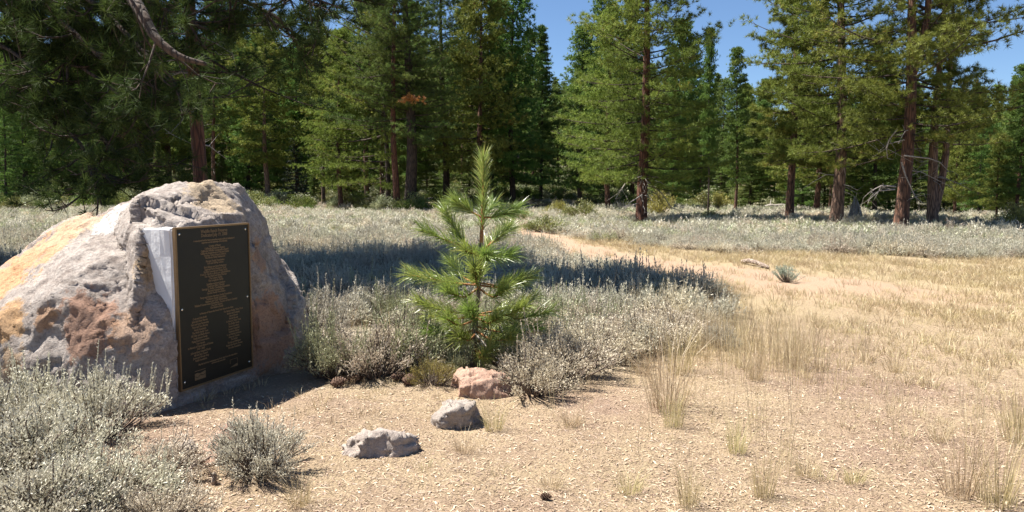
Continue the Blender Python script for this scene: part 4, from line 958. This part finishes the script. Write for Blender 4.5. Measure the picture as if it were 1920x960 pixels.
# ------------------------------------------------------------------ rocks, cones, logs
def small_rock(px, py, w, h, dpt, m, label, seed, tilt=0):
    p = G(px, py); rng = np.random.default_rng(seed); pts = []
    for _ in range(26):
        v = unit(rng.normal(size=3)); v = np.sign(v) * np.abs(v) ** .75
        pts.append(Vector((v[0] * w / 2, v[1] * dpt / 2, v[2] * h * .66 + h * .08 + tilt * v[0] * h * .3)) + Vector((p.x, p.y + dpt * .35, p.z)))
    o = rock_from_hulls('rock', [pts], max(.008, w / 50), [(4, .012, 'n'), (14, .005, 'r'), (30, .004, 'n')], m, 1, (p.x, p.y + dpt * .35, p.z), seed, None, ((12, .03, .25), (60, .012, .35)))
    return tag(o, label, 'rock')
m_red = rock_mat('red_rock', (.33, .20, .145), (.28, .165, .115), (.42, .28, .21), (), 2.5, .6)
m_gry = rock_mat('grey_rock', (.25, .21, .18), (.25, .19, .155), (.36, .31, .275), (), 2.5, .6)
m_flt = rock_mat('flat_grey_rock', (.29, .24, .21), (.32, .235, .19), (.40, .34, .30), (), 2.5, .62)
small_rock(898, 745, .50, .22, .36, m_red, 'angular reddish rock below the sapling', 2)
small_rock(863, 803, .36, .235, .30, m_gry, 'rounded grey rock in front of the reddish rock', 5)
small_rock(712, 856, .46, .165, .30, m_flt, 'flat pale grey rock lying alone on the chips', 9)
small_rock(402, 868, .22, .24, .2, m_red, 'small pinkish rock left of the compact sagebrush', 12)
small_rock(343, 874, .13, .15, .12, m_flt, 'small whitish stone left of the pinkish rock', 14)
def cone(px, py, label, s=1.0, seed=0):
    rng = np.random.default_rng(seed); g = Geo(); n = 70
    for k in range(n):
        t = k / n; a = k * 2.39996; r = .036 * math.sin(math.pi * min(1, .18 + t * .85)) ** .7; z = .11 * t
        c = np.array([math.cos(a), math.sin(a), 0]); l = np.array([-c[1], c[0], 0]); up = np.array([0, 0, 1.])
        b = c * r * .3 + up * z; e = c * r * 1.1 + up * (z + .012)
        g.add([b - l * .007, b + l * .007, e + l * .010, e - l * .010, e + up * .006 + c * .004], [[0, 1, 2], [0, 2, 3], [3, 2, 4]], rng.random())
    g.tube([(0, 0, 0), (0, 0, .11)], [.012, .006], 6, .3)
    p = G(px, py); o = link('pine_cone', g.mesh('pine_cone', [simple_mat('cone_scales', (.13, .075, .05), .8, 0, 90, .4)]), None, p + Vector((-.05 * s, 0, .032 * s)), 0, s)
    o.rotation_euler = (rad(85), rng.normal(0, .2), rad(60 + 50 * rng.normal())); return tag(o, label, 'pine cone', 'fallen pine cones')
cone(633, 728, 'pine cone on the chips nearest the boulder', 1.1, 1); cone(770, 726, 'dark pine cone beside the yellow-green bush', 1.2, 2); cone(692, 716, 'pale pine cone under the wide dry sagebrush', 1.2, 3); cone(745, 716, 'pine cone under sagebrush left of the dark cone', 1.0, 4); cone(1022, 938, 'small brown pine cone alone at the bottom edge', .5, 5)
def log(name, a, b, r, label, cat, m=M_LOG, bend=.05, group=None):
    a = Vector(a); b = Vector(b); c = (a + b) / 2; g = Geo(); rng = np.random.default_rng(int(abs(a.x * 100)) + 3)
    pts = [a + (b - a) * t - c + Vector((0, 0, bend * math.sin(t * 3.1))) + Vector(rng.normal(0, r * .12, 3)) for t in np.linspace(0, 1, 9)]
    g.tube(pts, [r * q for q in (.9, 1, .97, .95, .9, .88, .8, .72, .6)], 9)
    for _ in range(3):
        k = rng.integers(2, 8); g.tube([pts[k], pts[k] + Vector(rng.normal(0, r * 2.2, 3)) + Vector((0, 0, r * 1.5))], [r * .25, r * .1], 5)
    return tag(link(name, g.mesh(name, [m], True), None, c), label, cat, group)
g0 = G(1392, 495); g1 = G(1440, 505); log('fallen_log', g0 + Vector((0, 0, .05)), g1 + Vector((0, 0, .03)), .05, 'grey weathered log lying at the edge of the dry grass', 'log')
log('stick', G(330, 912) + Vector((0, 0, .03)), G(398, 896) + Vector((0, 0, .12)), .007, 'thin pale stick leaning on the little stub near the lower left clump', 'stick', M_LOG, .01)
log('wooden_stub', G(401, 908) + Vector((0, 0, -.02)), G(401, 908) + Vector((.005, 0, .06)), .016, 'short wooden stub below the compact sagebrush', 'stub', M_LOG, 0)
for k, (x0, x1, d, lab) in enumerate(((800, 905, 60, 'pale fallen log on the forest floor left behind the sapling'), (855, 940, 66, 'second pale fallen log deeper behind the sapling'), (590, 650, 74, 'pale log on the slope right of the dark conical fir'), (1430, 1500, 47, 'fallen log in shade behind the slim red trunk'), (850, 890, 55, 'low pale log beside the thickest dark trunk'))):
    X0 = (x0 - 960) / F * d; X1 = (x1 - 960) / F * d
    log('fallen_log', (X0, d, float(hgt(X0, d)) + .3), (X1, d + 1.5, float(hgt(X1, d)) + .34), .16, lab, 'log', M_DEAD, .06, 'fallen logs in the forest')
# stump and pointed snag
def stump(px, py, w, h, label):
    p = G(px, py); g = Geo(); rng = np.random.default_rng(8); n = 14
    ring = [(1 + rng.normal(0, .07)) for _ in range(n)]
    V = []; zs = (-.1, .1, h * .5, h)
    for z, f in zip(zs, (1.25, 1.08, .97, .95)):
        for k in range(n): a = k * 6.283 / n; V.append((w / 2 * f * ring[k] * math.cos(a), w / 2 * f * ring[k] * math.sin(a), z + (rng.uniform(-.08, .08) * h if z == h else 0)))
    T = []
    for r in range(3):
        for k in range(n): a, b = r * n + k, r * n + (k + 1) % n; T += [(a, b, b + n), (a, b + n, a + n)]
    V.append((0, 0, h * .9)); T += [(3 * n + k, 3 * n + (k + 1) % n, len(V) - 1) for k in range(n)]
    g.add(V, T); tag(link('tree_stump', g.mesh('tree_stump', [M_BARK_D]), None, p), label, 'stump')
stump(185, 388, .75, .5, 'low dark tree stump at the meadow edge left of the boulder')
p = G(1603, 412); g = Geo(); rg = np.random.default_rng(3)
for k in range(16):
    a = k * 6.283 / 16; r = .26 + rg.normal(0, .05); h = rg.uniform(.55, 1.05)
    g.tube([(r * math.cos(a), r * math.sin(a), -.05), (r * .6 * math.cos(a), r * .6 * math.sin(a), h * .6), (.05 * math.cos(a), .05 * math.sin(a), h)], [.06, .05, .012], 5)
tag(link('dead_snag', g.mesh('dead_snag', [M_DEAD], True), None, p), 'pointed grey splintered snag between pale-trunked and forked pines', 'snag')
